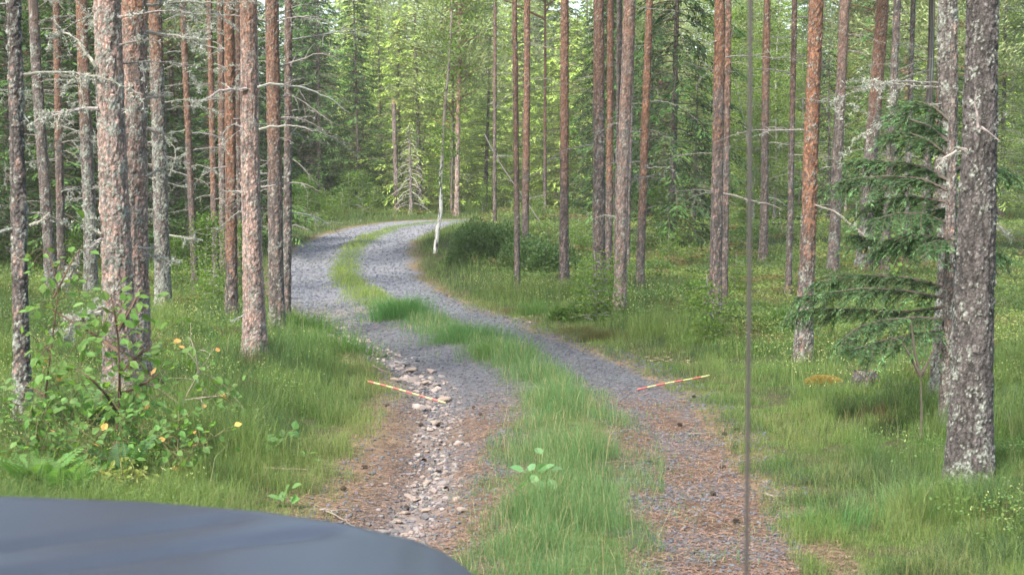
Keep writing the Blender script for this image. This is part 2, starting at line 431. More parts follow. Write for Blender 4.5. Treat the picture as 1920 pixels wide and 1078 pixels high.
def branch_mesh(path, r0, twigs=6, lich=0.0, col=(.20, .185, .17), tl=.5):
    a = Acc(); P = resample(path, max(.03, np.linalg.norm(np.diff(path, axis=0), axis=1).sum() / 16), 1)
    if len(P) < 3: P = np.asarray(path, float)
    P = P + R.normal(size=P.shape) * r0 * .35
    rad = np.linspace(r0, r0 * .25, len(P)); a.add(*tube(P, rad, 6), colv(1, col, .2)[0])
    allp = [P]
    L = np.linalg.norm(P[-1] - P[0])
    for k in range(twigs):
        i = R.integers(len(P) // 5, len(P) - 1); t = nz(P[min(i + 1, len(P) - 1)] - P[i - 1])
        d = nz(t * .7 + rdir(1, .8)[0] * .9)
        q = curve(P[i], d, tl * L * R.uniform(.25, .8), R.uniform(-.1, .9), 7, .16)
        a.add(*tube(q, np.linspace(rad[i] * .55, .0015, 7), 4), colv(1, col, .25)[0]); allp.append(q)
        for _ in range(R.integers(0, 3)):
            j = R.integers(2, 6); q2 = curve(q[j], nz(q[j] - q[j - 1] + rdir(1)[0] * .9), tl * L * R.uniform(.1, .3), .5, 5, .2)
            a.add(*tube(q2, np.linspace(rad[i] * .3, .001, 5), 3), colv(1, col, .25)[0]); allp.append(q2)
    if lich > 0:
        AP = np.concatenate([resample(q, .02, 0) for q in allp if np.linalg.norm(q[-1] - q[0]) > .05])
        lichen_tufts(a, AP, lich * 1.5, .024)
    return a

# shared pine crown (visible only for the far trees; it shades the ground below)
def pine_crown(seed, Rr=2.0, H=6.0, n=46, k=150, size=.22):
    a = Acc(); tw = []
    for i in range(n):
        z = H * (i / n) ** .9; r = Rr * (1 - .65 * (i / n)) * R.uniform(.35, 1.0); th = R.uniform(0, 6.28)
        c = np.array([r * math.cos(th), r * math.sin(th), z + r * .25])
        a.add(*tube(curve((0, 0, z - .4), (math.cos(th), math.sin(th), .5), r * 1.05, .2, 5, .05), np.linspace(.04, .012, 5), 4), (.25, .13, .08))
        m = k; q = c + R.normal(size=(m, 3)) * np.array([.42, .42, .17]); D = nz(q - c + np.array([0, 0, .35]) + R.normal(size=(m, 3)) * .2)
        cl = R.uniform(.75, 1.3)
        a.add(*dia(q, D, rdir(m), size * R.uniform(.6, 1.2, m), size * .24, colv(m, np.array([.22, .27, .12]) * cl, .3)))
    return a

def spruce(seed, H=9.0, Rb=1.7, nb=150, tw=80, col=(.05, .09, .034), z0=.5, size=.12, droop=.55, trunk_r=.09):
    tr = Acc(); a = Acc()
    V, Fq, T = trunk_arrays([(0, 0, 0), (0, 0, H)], [trunk_r, .012], 30, .03, 99, 0, .3, .3, seed)
    for i in range(nb):
        u = (i + R.uniform()) / nb; z = z0 + (H - z0) * u; L = Rb * (1 - u) ** .8 * R.uniform(.4, 1.2) + .12; th = i * 2.4 + R.uniform(-.4, .4)
        P = curve((0, 0, z), (math.cos(th), math.sin(th), .12), L, droop, 8, .04)
        P[-2:, 2] += .03 * L
        tr.add(*tube(P, np.linspace(.016, .003, 8), 4), (.13, .10, .085))
        m = int(tw * (.35 + L / Rb)); s = R.uniform(.12, 1, m) ** .8; fi = s * 7; i0 = np.minimum(fi.astype(int), 6)
        q = P[i0] + (P[i0 + 1] - P[i0]) * (fi - i0)[:, None]; t = nz(P[i0 + 1] - P[i0])
        sd_ = nz(np.cross(t, np.array([0, 0, 1.0]))) * R.choice([-1, 1], m)[:, None]
        d = nz(t * .8 + sd_ * R.uniform(.4, 1.1, (m, 1)) + np.array([0, 0, -.35]) * R.uniform(0, 1.6, (m, 1)))
        wlen = (1 - .6 * s) * L * .28 + size * .5
        q = q + d * (wlen * R.uniform(0, 1, m))[:, None]
        N = nz(np.array([0, 0, 1.0]) + R.normal(size=(m, 3)) * .45)
        cl = colv(m, np.array(col) * (1 + .5 * (R.uniform() - .5)), .25); tip = (s > .8)[:, None]
        cl = np.where(tip, cl * np.array([2.0, 2.1, 1.5]), cl)
        a.add(*dia(q, d, N, size * R.uniform(.7, 1.5, m), size * .34, cl))
    return (V, Fq, T), tr, a

def broadleaf(seed, H=7.0, Rr=1.6, ncl=90, k=135, col=(.15, .22, .06), leaf=.06, z0=1.0, r0=.05, bark=(.30, .28, .25)):
    tr = Acc(); a = Acc()
    T0 = curve((0, 0, -.1), (R.normal() * .05, R.normal() * .05, 1), H, -.1, 14, .03)
    tr.add(*tube(T0, np.linspace(r0, .008, 14), 8), bark)
    for i in range(ncl):
        u = R.uniform(z0 / H, 1) ; p = T0[min(13, int(u * 13))]; th = R.uniform(0, 6.28); L = Rr * (1.1 - u * .7) * R.uniform(.4, 1)
        P = curve(p, (math.cos(th), math.sin(th), R.uniform(.2, .8)), L, .5, 7, .1)
        tr.add(*tube(P, np.linspace(.014, .003, 7), 4), bark)
        c = P[R.integers(2, 7, k)]; q = c + R.normal(size=(k, 3)) * (.16, .16, .12)
        cl = colv(k, np.array(col) * R.uniform(.75, 1.3), .25)
        a.add(*dia(q, rdir(k, .5) + np.array([0, 0, -.25]), nz(np.array([0, 0, 1.]) + R.normal(size=(k, 3)) * .6), leaf * R.uniform(.7, 1.3, k), leaf * .75, cl))
    return tr, a

CR = [pine_crown(i).build('crown', M_needle, link=False) for i in range(2)]
CR_L = pine_crown(5, 1.9, 5.5, 18, 60, .26).build('crown', M_needle, link=False)   # light, open crown

def child_copy(src, parent, name, loc=(0, 0, 0), rot=0, sc=1):
    c = src.copy(); c.name = name; C.objects.link(c); c.parent = parent; c.location = loc; c.rotation_euler = (0, 0, rot); c.scale = (sc,) * 3; return c

def pine(bx, by, tx, ty, wpx, label, oz=2.6, og=1.0, li=.25, gy_=.3, nbr=4, lich=0.0, H=None, crown=True, seed=0, cellw=.035, Yf=None, wtop=None, pinks=.25, brl=1.0, mid=None, group=None, zlow=1.3):
    if Yf is None: B = G(bx, by)
    else:
        x = (bx - 960) / F * Yf; B = np.array([x, Yf, float(height(np.array([x]), np.array([Yf]))[0])])
    Y = B[1]; r = wpx / pxm(Y) / 2
    Tp = up_at(tx, ty, Y) - B
    H = H or 12.5
    k = H / Tp[2]
    # lean continues at a fading rate above the frame
    leanx = Tp[0] / Tp[2]
    pts = [(0, 0, 0)]
    if mid is not None:
        m_ = up_at(mid[0], mid[1], Y) - B; pts.append((m_[0], 0, m_[2]))
    pts += [(Tp[0], 0, Tp[2]), (Tp[0] + leanx * (H - Tp[2]) * .6, 0, H)]
    wt = (wtop or wpx * .88) / pxm(Y) / 2
    rads = [r] + ([(r + wt) / 2] if mid is not None else []) + [wt, wt * .35]
    root = empty('pine_tree', B)
    V, Fq, T = trunk_arrays(pts, rads, Y, cellw, oz, og, li, gy_, seed + bx * .37, zvis=Tp[2] + .6, pinks=pinks)
    mk('trunk', V, [Fq], M_bark, root, {'tint': T}, True)
    if crown:
        child_copy(CR_L if Y < 24 else CR[int(bx) % 2], root, 'crown', (pts[-1][0], 0, H - 5.2), R.uniform(0, 6), .45 if in_sun_lane(B[0], B[1], 1.2, 4, 11) else R.uniform(.85, 1.1))
    for i in range(int(nbr * (1.7 if bx < 560 else 1.2))):
        z = R.uniform(zlow, max(Tp[2] + .4, 2)); ax = np.interp(z, [p[2] for p in pts], [p[0] for p in pts])
        th = R.uniform(0, 6.28); th = th if abs(math.sin(th)) < .85 else R.choice([0., math.pi]) + R.uniform(-.5, .5)
        Lb = R.uniform(.25, 1.0) * brl
        P = curve((ax + r * .8 * math.cos(th), r * .8 * math.sin(th), z), (math.cos(th), math.sin(th), R.uniform(-.1, .35)), Lb, R.uniform(.2, 1.0), 9, .09)
        branch_mesh(P, R.uniform(.006, .013), int(Lb * 7), lich, tl=.55).build('dead_branch', M_twig, root)
    tag(root, label, 'pine tree', group)
    root['_Y'] = Y
    return root

def pixbranch(root, pixs, r0, twigs=6, lich=0.0, dy=0.0, tl=.5, col=(.27, .25, .23), dyend=None):
    B = np.array(root.location); Y = B[1]; n = len(pixs); dyend = dy if dyend is None else dyend
    P = np.array([up_at(x, y, Y + dy + (dyend - dy) * i / (n - 1)) - B for i, (x, y) in enumerate(pixs)])
    branch_mesh(P, r0, twigs, lich, col, tl).build('dead_branch', M_twig, root)

# ---- left of the road
t = pine(46, 840, 28, 45, 28, 'grey lichened pine trunk at the far left edge of the photo', 9, 0, .42, .2, 3, .6)
pixbranch(t, [(55, 425), (80, 412), (92, 395)], .012, 2, 1.5); pixbranch(t, [(42, 214), (52, 225), (60, 232)], .01, 2, 1.0)
t = pine(98, 562, 66, 100, 21, 'slim greyish pine leaning left, second trunk from the left edge', 4.5, .5, .4, .5, 5, .3)
t = pine(117, 550, 107, 60, 15, 'thin reddish pine with curved dead twigs, third trunk from the left edge', 2.2, .8, .2, .3, 7, .5, brl=1.4)
t = pine(172, 562, 155, 70, 23, 'shaggy pine hung with lichen just left of the big twin pines', 2.9, .9, .6, .3, 12, 1.2, brl=.8)
t = pine(226, 742, 202, 50, 54, 'big pale lichen crusted pine, left one of the touching twins at left', 3.6, .3, .46, .95, 3, .8, seed=3, pinks=.95, cellw=.034, zlow=2.5)
pixbranch(t, [(186, 203), (165, 205), (140, 207), (118, 214), (98, 212), (76, 220), (60, 232), (50, 245)], .017, 14, 1.8, -.1, .4)
pixbranch(t, [(182, 145), (160, 138), (140, 150), (112, 166)], .012, 7, 1.2, -.1)
pixbranch(t, [(180, 125), (160, 100), (145, 75), (120, 60), (95, 75), (85, 110)], .014, 14, 1.2, -.1)
pixbranch(t, [(190, 448), (178, 455), (168, 470), (160, 450)], .012, 5, 2.0, -.2)
pixbranch(t, [(196, 585), (175, 590), (155, 598), (135, 606), (128, 625), (124, 650)], .022, 12, 2.8, -.3, .6)
pixbranch(t, [(196, 575), (170, 582), (148, 588), (132, 596)], .014, 8, 2.5, -.3, .5)
pixbranch(t, [(150, 470), (145, 500), (128, 520), (108, 534)], .014, 8, 2.2, -.2, .6)
pixbranch(t, [(190, 440), (170, 430), (160, 400), (158, 370)], .011, 8, 2.0, -.1, .5)
t = pine(253, 730, 252, 50, 52, 'big orange flaked pine, right one of the touching twins at left', 2.9, .9, .36, .8, 2, .8, seed=9, pinks=.9, cellw=.034, zlow=3)
pixbranch(t, [(276, 185), (295, 180), (310, 178), (325, 180)], .013, 4, 1.5, -.1)
pixbranch(t, [(276, 62), (310, 66), (340, 70), (365, 78), (385, 88), (428, 94)], .016, 8, 1.6, -.1, .5)
pixbranch(t, [(276, 242), (300, 250), (320, 258), (338, 270)], .013, 7, .9, -.1)
pixbranch(t, [(262, 465), (290, 466), (300, 462)], .012, 3, 1.6, -.2)
pixbranch(t, [(270, 478), (300, 482), (318, 488), (336, 492)], .013, 9, 1.6, -.2, .6)
pixbranch(t, [(276, 330), (300, 318), (320, 310), (337, 305)], .012, 5, 1.2, -.1)
pixbranch(t, [(262, 700), (280, 660), (296, 640)], .013, 5, 1.4, -.2)
pixbranch(t, [(268, 670), (274, 700), (280, 745)], .024, 1, .3, -.3)
t = pine(307, 588, 292, 55, 27, 'dark lichened pine just right of the big twin pines', 3.1, .85, .6, .35, 9, 1.0, brl=.9)
pixbranch(t, [(318, 440), (345, 446), (370, 449), (384, 452)], .012, 6, 2.2, -.1)
pixbranch(t, [(318, 330), (328, 300), (330, 280), (305, 250)], .01, 6, .8, -.1)
t = pine(367, 552, 345, 60, 12, 'slender crooked pine with drooping dead twigs, behind the twin pines', 2.0, .8, .2, .3, 10, .4, brl=1.3, mid=(357, 330))
t = pine(354, 480, 350, 300, 10, 'short dark dead stub leaning on the slender crooked pine', 9, 0, .4, .5, 2, .3, H=2.6, crown=False)
pine(405, 520, 393, 60, 12, 'thin orange pine, left one of the close set orange trunks', 1.4, .9, .1, .3, 5, .1)
pine(420, 515, 413, 60, 13, 'greyish red pine squeezed in the middle of the close set orange trunks', 2.4, .7, .2, .4, 5, .1)
pine(434, 602, 430, 60, 21, 'straight orange brown pine close behind the bright front pine', 1.2, 1.0, .08, .2, 6, .2, brl=.6)
pine(449, 540, 447, 60, 11, 'thin dark pine half hidden behind the bright front pine', 2.0, .6, .1, .3, 2, .1)
t = pine(479, 674, 467, 50, 38, 'bright front pine with pink bark by the left verge of the track', 2.9, .95, .24, .8, 0, 0, seed=5, pinks=1.0, cellw=.032, wtop=31)
pixbranch(t, [(463, 167), (440, 169), (420, 168), (400, 176), (385, 188), (365, 192), (350, 196)], .014, 10, .9, -.1, .4)
pixbranch(t, [(483, 164), (500, 158), (530, 160), (565, 162), (595, 175), (625, 188), (645, 205), (667, 215)], .014, 9, .0, -.15, .35)
pixbranch(t, [(486, 243), (505, 238), (530, 236), (555, 236), (575, 243), (600, 248)], .013, 3, .0, -.15, .3)
pixbranch(t, [(455, 240), (440, 232), (425, 240), (417, 255), (420, 275), (430, 290), (440, 299)], .008, 3, .5, -.2, .3)
pixbranch(t, [(455, 361), (430, 359), (410, 358)], .009, 2, .6, -.1, .3)
pixbranch(t, [(490, 352), (505, 348), (522, 345)], .010, 1, .4, -.1, .3)
pixbranch(t, [(458, 590), (448, 595), (430, 605)], .010, 3, .8, -.2, .5)
pixbranch(t, [(455, 395), (440, 402), (420, 420), (403, 432)], .007, 3, .3, .0, .5)
t = pine(521, 626, 511, 50, 27, 'dark red brown pine just right of the bright front pine', 2.0, .75, .28, .3, 5, .2, wtop=24, cellw=.03)
pixbranch(t, [(524, 182), (550, 180), (575, 195), (600, 215), (630, 235)], .010, 9, 0, .1, .5, (.2, .18, .16))
pixbranch(t, [(524, 125), (545, 118), (570, 110), (595, 100), (620, 104), (650, 120)], .010, 9, 0, .1, .5, (.24, .22, .2))
pixbranch(t, [(525, 345), (555, 342), (580, 348), (605, 362)], .008, 5, 0, .1, .5, (.24, .22, .2))
t = pine(537, 618, 541, 55, 15, 'thin dark pine at the edge of the gravel, right of the red brown pine', 2.4, .4, .35, .35, 8, .2, brl=1.2)
pixbranch(t, [(540, 295), (560, 305), (585, 335), (610, 360)], .009, 7, 0, .0, .5, (.2, .18, .16))
pixbranch(t, [(544, 210), (560, 205), (590, 208), (640, 240)], .009, 9, 0, .2, .6, (.2, .18, .16))

# ---- centre and right of the road
pine(928, 425, 928, 50, 7, 'thinnest dark pine at centre, left of the bush on the mound', 3.5, .5, .1, .3, 5, 0)
pine(970, 552, 965, 50, 10, 'slim brown pine in front of the dark green bush', 1.5, .6, .15, .4, 4, 0)
pine(985, 500, 989, 50, 13, 'brown pine just right of the slim pine by the dark green bush', 1.6, .8, .1, .3, 4, 0)
pine(1022, 402, 1022, 205, 6, 'short far off reddish pine between the centre trunks', 1.6, .8, .1, .3, 3, 0, H=12)
pine(1058, 542, 1058, 50, 17, 'single clean reddish pine standing alone right of centre', 1.9, .8, .08, .25, 3, 0)
t = pine(1125, 555, 1122, 50, 22, 'rough flaky pine, front left of the tight clump right of centre', 3.0, .7, .2, .3, 7, .1)
pine(1141, 520, 1145, 50, 13, 'orange pine touching the front left trunk of the tight clump', 1.6, .9, .1, .3, 2, 0)
pine(1158, 520, 1161, 60, 11, 'grey pine hidden behind the wide pine of the tight clump', 9, 0, .2, .5, 4, .1)
pine(1161, 583, 1178, 50, 20, 'wide pinkish pine leaning right in the tight clump', 3.0, .6, .3, .8, 4, .2, pinks=.8, wtop=22)
pine(1199, 552, 1217, 50, 15, 'orange pine leaning right beside the shaggy spruce', 1.5, .95, .2, .3, 7, .1, brl=.8)
pine(1175, 500, 1186, 70, 10, 'dim grey pine at the right side of the tight clump', 9, 0, .1, .5, 3, .1)
pine(1341, 607, 1350, 50, 23, 'stout pine grey below and orange above, left one of the pair beyond the aerial', 2.55, 1.0, .12, .35, 6, .1, wtop=19, cellw=.03)
pine(1357, 590, 1366, 50, 12, 'narrow pine tucked against the stout grey and orange pine', 2.5, .7, .15, .4, 2, .1)
pine(1431, 492, 1438, 50, 15, 'straight pine just right of the car aerial, orange near its top', 3.4, .8, .15, .4, 7, 0)
pine(1478, 555, 1489, 55, 11, 'thin dark pine behind hanging spruce twigs right of the aerial', 2.4, .5, .2, .3, 7, .1)
pine(1506, 678, 1530, 50, 29, 'orange brown pine with lichened grey foot beside the spruce boughs', 1.05, 1.0, .34, .25, 3, .1, wtop=25, cellw=.03)
pine(1561, 518, 1582, 50, 20, 'pinkish grey pine leaning right behind the orange brown pine', 3.6, .5, .25, .6, 7, .2, wtop=18)
pine(1618, 505, 1651, 50, 26, 'thick pine leaning right with orange upper trunk among right hand trees', 2.9, .85, .35, .4, 8, .2)
pine(1657, 520, 1681, 50, 15, 'dark slim pine just right of the thick leaning pine', 9, 0, .3, .4, 6, .2)
pine(1697, 500, 1711, 50, 10, 'thin pinkish grey pine half hidden by spruce boughs', 9, 0, .4, .6, 5, .2)
pine(1735, 500, 1740, 300, 15, 'faint grey trunk low behind the spruce boughs', 9, 0, .4, .5, 3, .2)
t = pine(1762, 742, 1775, 60, 30, 'leaning lichened pine just left of the largest right hand pine', 4.0, .5, .58, .35, 6, .8, seed=4, pinks=-.2, mid=(1778, 470), wtop=34)
t = pine(1818, 908, 1838, 60, 74, 'largest pine with lichen crusted foot near the right edge', 7.0, .2, .27, .05, 1, .4, seed=12, pinks=-.2, cellw=.03, wtop=56, mid=(1832, 450), zlow=2.4)
pixbranch(t, [(1795, 285), (1780, 290), (1765, 300), (1752, 318)], .009, 3, .4, -.2)
pixbranch(t, [(1812, 282), (1795, 276), (1786, 275)], .010, 3, 1.0, -.2)
pixbranch(t, [(1835, 240), (1828, 200), (1832, 160)], .008, 2, .2, -.25)
pixbranch(t, [(1840, 240), (1855, 250), (1880, 268)], .008, 2, .2, -.25)

# ---- dead snags, birch, fallen trunk at the bend
def simple_tree_trunk(root, pts, rads, Y, **kw):
    V, Fq, T = trunk_arrays(pts, rads, Y, **kw); return mk('trunk', V, [Fq], M_bark, root, {'tint': T}, True)
B = G(744, 401); r = empty('broken_pine', B); tp = up_at(739, 195, B[1]) - B
simple_tree_trunk(r, [(0, 0, 0), (tp[0], 0, tp[2])], [.10, .085], B[1], cellw=.05, orange_z=9, orange=0, lichen=.1, grey=1.0, flare=False)
a = Acc()
for k in range(6):
    th = k * 1.1; q = curve((tp[0] + .05 * math.cos(th), .05 * math.sin(th), tp[2] - .1), (math.cos(th) * .2, math.sin(th) * .2, 1), R.uniform(.15, .4), 0, 4, .05)
    a.add(*tube(q, np.linspace(.03, .004, 4), 4), (.35, .22, .16))
a.build('splinter', M_twig, r)
for k in range(9):
    z = R.uniform(1.0, tp[2]); th = R.choice([0., math.pi]) + R.uniform(-.6, .6)
    branch_mesh(curve((0, 0, z), (math.cos(th), math.sin(th), .1), R.uniform(.2, .6), .5, 6, .08), .012, 3, .2).build('dead_branch', M_twig, r)
tag(r, 'pale pinkish pine stem with broken off top at the bend', 'dead pine')

B = G(771, 403); r = empty('dead_spruce', B); tp = up_at(768, 236, B[1]) - B
simple_tree_trunk(r, [(0, 0, 0), (tp[0], 0, tp[2])], [.085, .02], B[1], cellw=.06, orange_z=9, orange=0, lichen=.5, grey=1.0)
for k in range(44):
    u = k / 44; z = .25 + (tp[2] - .3) * u; th = (0 if k % 2 else math.pi) + R.uniform(-1.1, 1.1); Lb = (.95 * (1 - u) ** .7 + .15) * R.uniform(.7, 1.1)
    branch_mesh(curve((tp[0] * u, 0, z + .15), (math.cos(th), math.sin(th), .15), Lb, 1.6, 8, .05), .014, 4, .6, (.42, .39, .34), .35).build('dead_branch', M_twig, r)
tag(r, 'bare dead spruce with whitish drooping branches at the bend', 'dead spruce')

t = pine(856, 405, 861, 110, 9, 'straight pale pinkish pine beside the birch at the bend', 3.2, .7, .1, 1.0, 6, .1, pinks=1, H=11)
pine(847, 402, 849, 150, 5, 'thin dark pine stem standing close behind the birch', 9, 0, .1, .3, 3, 0, H=9)

B = G(816, 476); r = empty('birch', B)
bp = [up_at(x, y, B[1]) - B for x, y in [(816, 476), (820, 432), (827, 395), (826, 340), (831, 270), (834, 200), (842, 130), (845, 60), (848, 0)]]
a = Acc(); P = resample(bp, .06, 2); rad = np.interp(P[:, 2], [0, 1, 4, 8], [.055, .045, .03, .012])
V, Fl = tube(P, rad, 14)
zz = V[:, 2]; n1 = vn(V[:, 0] * 30, V[:, 1] * 30, V[:, 2] * 14); white = sst(3.2, .9, zz)[:, None]
colb = np.array([.74, .72, .68]) * white + np.array([.26, .22, .20]) * (1 - white)
colb = np.where((n1 > .66)[:, None], np.array([.06, .055, .05]), colb)
a.add(V, Fl, colb); a.build('trunk', M_bark, r, True)
lv = Acc()
for k in range(34):
    z = R.uniform(1.6, 6.8); i = int(np.argmin(abs(P[:, 2] - z))); th = R.uniform(0, 6.28)
    q = curve(P[i], (math.cos(th), math.sin(th), .5), R.uniform(.4, 1.3), .8, 7, .1)
    bb = Acc(); bb.add(*tube(q, np.linspace(.010, .002, 7), 4), (.2, .16, .14)); bb.build('branch', M_twig, r)
    m = 46; c = q[R.integers(2, 7, m)] + R.normal(size=(m, 3)) * .13
    lv.add(*leaves(c, rdir(m, .5) + (0, 0, -.4), nz(np.array([0, 0, 1.]) + R.normal(size=(m, 3)) * .6), R.uniform(.05, .08, m), .05, colv(m, (.13, .22, .05), .3)))
lv.build('foliage', M_leaf, r)
tag(r, 'slender crooked birch with white peeling foot on the right verge', 'birch')

B = G(1016, 425); r = empty('fallen_tree', B)
P = np.array([up_at(x, y, B[1] + dy) - B for x, y, dy in [(1020, 428, 0), (985, 375, .8), (960, 340, 1.3), (930, 295, 2), (905, 245, 3)]])
a = Acc(); a.add(*tube(resample(P, .2, 1), .02, 7), (.10, .09, .085)); a.build('stem', M_twig, r)
for k in range(10):
    i = R.integers(1, 4); branch_mesh(curve(P[i], (R.normal(), R.normal() * .3, .2), R.uniform(.3, .8), .4, 6, .1), .009, 3, .2).build('dead_branch', M_twig, r)
tag(r, 'bare bleached trunk leaning fallen between the centre pines', 'fallen tree')

# ------------------------------------------------------------------ background forest
def spruce_proto(seed, **kw):
    (V, Fq, T), tr, a = spruce(seed, **kw)
    o1 = mk('trunk', V, [Fq], M_bark, None, {'tint': T}, True, link=False)
    return o1, tr.build('boughs', M_twig, link=False), a.build('foliage', M_needle, link=False)
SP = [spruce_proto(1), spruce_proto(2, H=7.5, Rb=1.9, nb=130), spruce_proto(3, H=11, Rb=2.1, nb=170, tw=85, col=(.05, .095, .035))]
SPL = [spruce_proto(4, H=10, Rb=2.0, nb=150, tw=85, col=(.20, .26, .085), size=.125), spruce_proto(5, H=8, Rb=1.8, nb=130, col=(.21, .27, .075))]  # sunlit copies of the spruces: sunlight put into the needle colour
BL = []
for i, kw in enumerate([dict(), dict(H=5.5, Rr=1.5, col=(.19, .26, .08)), dict(H=8.5, Rr=1.9, ncl=120, col=(.13, .19, .065))]):
    tr, a = broadleaf(i, **kw); BL.append((tr.build('trunk', M_bark, link=False), a.build('foliage', M_leaf, link=False)))
SH = []
for i, kw in enumerate([dict(H=1.3, Rr=.55, ncl=26, k=60, leaf=.055, z0=.15, r0=.012, col=(.12, .2, .04)), dict(H=2.1, Rr=.8, ncl=34, k=60, leaf=.06, z0=.3, r0=.016, col=(.10, .18, .035))]):
    tr, a = broadleaf(i, **kw); SH.append((tr.build('stem', M_bark, link=False), a.build('foliage', M_leaf, link=False)))
SPX = [spruce_proto(11, H=13, Rb=2.5, nb=210, tw=115, col=(.05, .095, .038), droop=1.1, z0=.3, size=.115), spruce_proto(12, H=9, Rb=2.6, nb=170, tw=90, col=(.06, .115, .042), droop=.8, z0=.2, size=.115)]
ft = trunk_arrays([(0, 0, 0), (.1, 0, 6), (.15, 0, 12)], [.11, .09, .04], 55, .06, 2.4, .9, .15, .4, 2)
FT = mk('trunk', ft[0], [ft[1]], M_bark, None, {'tint': ft[2]}, True, link=False)
FB = []
for k in range(6):
    bt_ = Acc()
    z = R.uniform(1.5, 8); th = R.uniform(0, 6.28); q = curve((0, 0, z), (math.cos(th), math.sin(th), .1), R.uniform(.4, 1.4), .6, 7, .1)
    bt_.add(*tube(q, np.linspace(.014, .003, 7), 4), (.2, .18, .165)); FB.append(bt_.build('dead_branch', M_twig, link=False))

def place(parts, name, x, y, sc, label, cat, group, rot=None):
    z = float(height(np.array([x]), np.array([y]))[0])
    r = empty(name, (x, y, z - .03)); r.rotation_euler = (R.normal() * .02, R.normal() * .02, R.uniform(0, 6.28) if rot is None else rot); r.scale = (sc,) * 3
    for p in parts: child_copy(p, r, p.name.split('.')[0])
    tag(r, label, cat, group); return r
def proj(x, y):
    return 960 + F * x / y
def free(x, y, rad, keep):
    for (a, b, c) in keep:
        if (x - a) ** 2 + (y - b) ** 2 < (rad + c) ** 2: return False
    return True
keep = [(o.location.x, o.location.y, .3) for o in bpy.data.objects if o.type == 'EMPTY']
def far_pine(x, y, sc, label, group):
    H = 12 * sc; z = float(height(np.array([x]), np.array([y]))[0]); r = empty('pine_tree', (x, y, z))
    r.scale = (sc,) * 3; r.rotation_euler = (R.normal() * .02, R.normal() * .02, R.uniform(0, 6.28))
    child_copy(FT, r, 'trunk'); [child_copy(b_, r, 'dead_branch') for b_ in FB]; child_copy(CR[R.integers(0, 2)], r, 'crown', (.15, 0, R.uniform(4.5, 7)), R.uniform(0, 6))
    tag(r, label, 'pine tree', group)

# hand-placed spruces that shape the picture
def at(px, Y): return (px - 960) / F * Y
hand = [(600, 60, 1.25, 4, 'dark bushy spruce filling the inside of the bend, left of the snags'), (545, 62, 1.2, 4, 'dark spruce behind the thin dark pine left of the bend'),
        (672, 63, .85, 4, 'smaller dark green spruce at the right skirt of the bushy bend spruces'),
        (1258, 35.5, 1.0, 3, 'tall shaggy spruce with drooping boughs between pines right of centre'), (1300, 41, .6, 0, 'low spruce at the right side of the tall shaggy spruce'), (1150, 47, .8, 3, 'dark spruce between the tight pine clump and the lone reddish pine'), (1215, 49, .8, 4, 'drooping spruce behind the leaning orange pine')]
for px, Y, sc, v, lb in hand:
    place((SP + SPX)[v], 'spruce', at(px, Y), Y, sc, lb, 'spruce', None); keep.append((at(px, Y), Y, 1))

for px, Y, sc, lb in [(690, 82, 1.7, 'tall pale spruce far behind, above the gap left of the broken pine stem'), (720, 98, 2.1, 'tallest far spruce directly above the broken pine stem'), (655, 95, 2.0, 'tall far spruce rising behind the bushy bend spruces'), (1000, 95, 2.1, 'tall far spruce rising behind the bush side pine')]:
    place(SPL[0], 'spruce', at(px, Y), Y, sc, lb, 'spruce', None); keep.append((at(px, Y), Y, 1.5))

def scatter(n, ylo, yhi, pxlo, pxhi, rad, maxtry=40):
    out = []
    for _ in range(n):
        for _ in range(maxtry):
            y = R.uniform(ylo ** .5, yhi ** .5) ** 2; px = R.uniform(pxlo, pxhi); x = at(px, y)
            d, s, g = fields(np.array([x]), np.array([y]))
            if d[0] < 2.2 + rad * .5: continue
            if 535 < px < 850 and y < 53: continue
            if not free(x, y, rad, keep): continue
            if y < 60 and in_sun_lane(x, y, 1.1, .5, 12): continue
            keep.append((x, y, rad)); out.append((x, y)); break
    return out
# left shade: spruces close behind the trunks
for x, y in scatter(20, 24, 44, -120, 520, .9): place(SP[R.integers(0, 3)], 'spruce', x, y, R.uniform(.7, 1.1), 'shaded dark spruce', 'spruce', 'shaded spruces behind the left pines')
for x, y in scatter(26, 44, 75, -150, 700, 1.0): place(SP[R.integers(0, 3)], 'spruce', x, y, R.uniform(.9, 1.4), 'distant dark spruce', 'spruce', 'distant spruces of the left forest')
for x, y in scatter(18, 26, 60, -100, 520, .4): far_pine(x, y, R.uniform(.8, 1.1), 'distant shaded pine', 'distant pines of the left forest')
# centre: pale sunlit mass
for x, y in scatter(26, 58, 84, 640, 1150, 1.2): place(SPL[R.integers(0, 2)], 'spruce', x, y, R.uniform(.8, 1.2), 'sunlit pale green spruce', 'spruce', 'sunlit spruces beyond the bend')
for x, y in scatter(16, 64, 100, 560, 1250, 1.2): far_pine(x, y, R.uniform(.7, 1.2), 'distant sunlit pine', 'distant pines beyond the bend')
for x, y in scatter(16, 56, 95, 640, 1250, 1.2): place(BL[R.integers(0, 3)], 'birch', x, y, R.uniform(.8, 1.3), 'light green leafy tree', 'broadleaf tree', 'leafy trees beyond the bend')
# right: lime sunlit leaves behind trunks
for x, y in scatter(34, 44, 85, 1180, 1980, 1.1): place(BL[R.integers(0, 3)], 'birch', x, y, R.uniform(.8, 1.3), 'bright lime leafy tree', 'broadleaf tree', 'leafy trees of the right forest')
for x, y in scatter(30, 46, 95, 1020, 2050, 1.1): place((SP + SPL + SPL)[R.integers(1, 7)], 'spruce', x, y, R.uniform(.7, 1.2), 'distant green spruce', 'spruce', 'distant spruces of the right forest')
for x, y in scatter(16, 46, 80, 1040, 2050, .5): far_pine(x, y, R.uniform(.8, 1.1), 'distant slim pine', 'distant pines of the right forest')
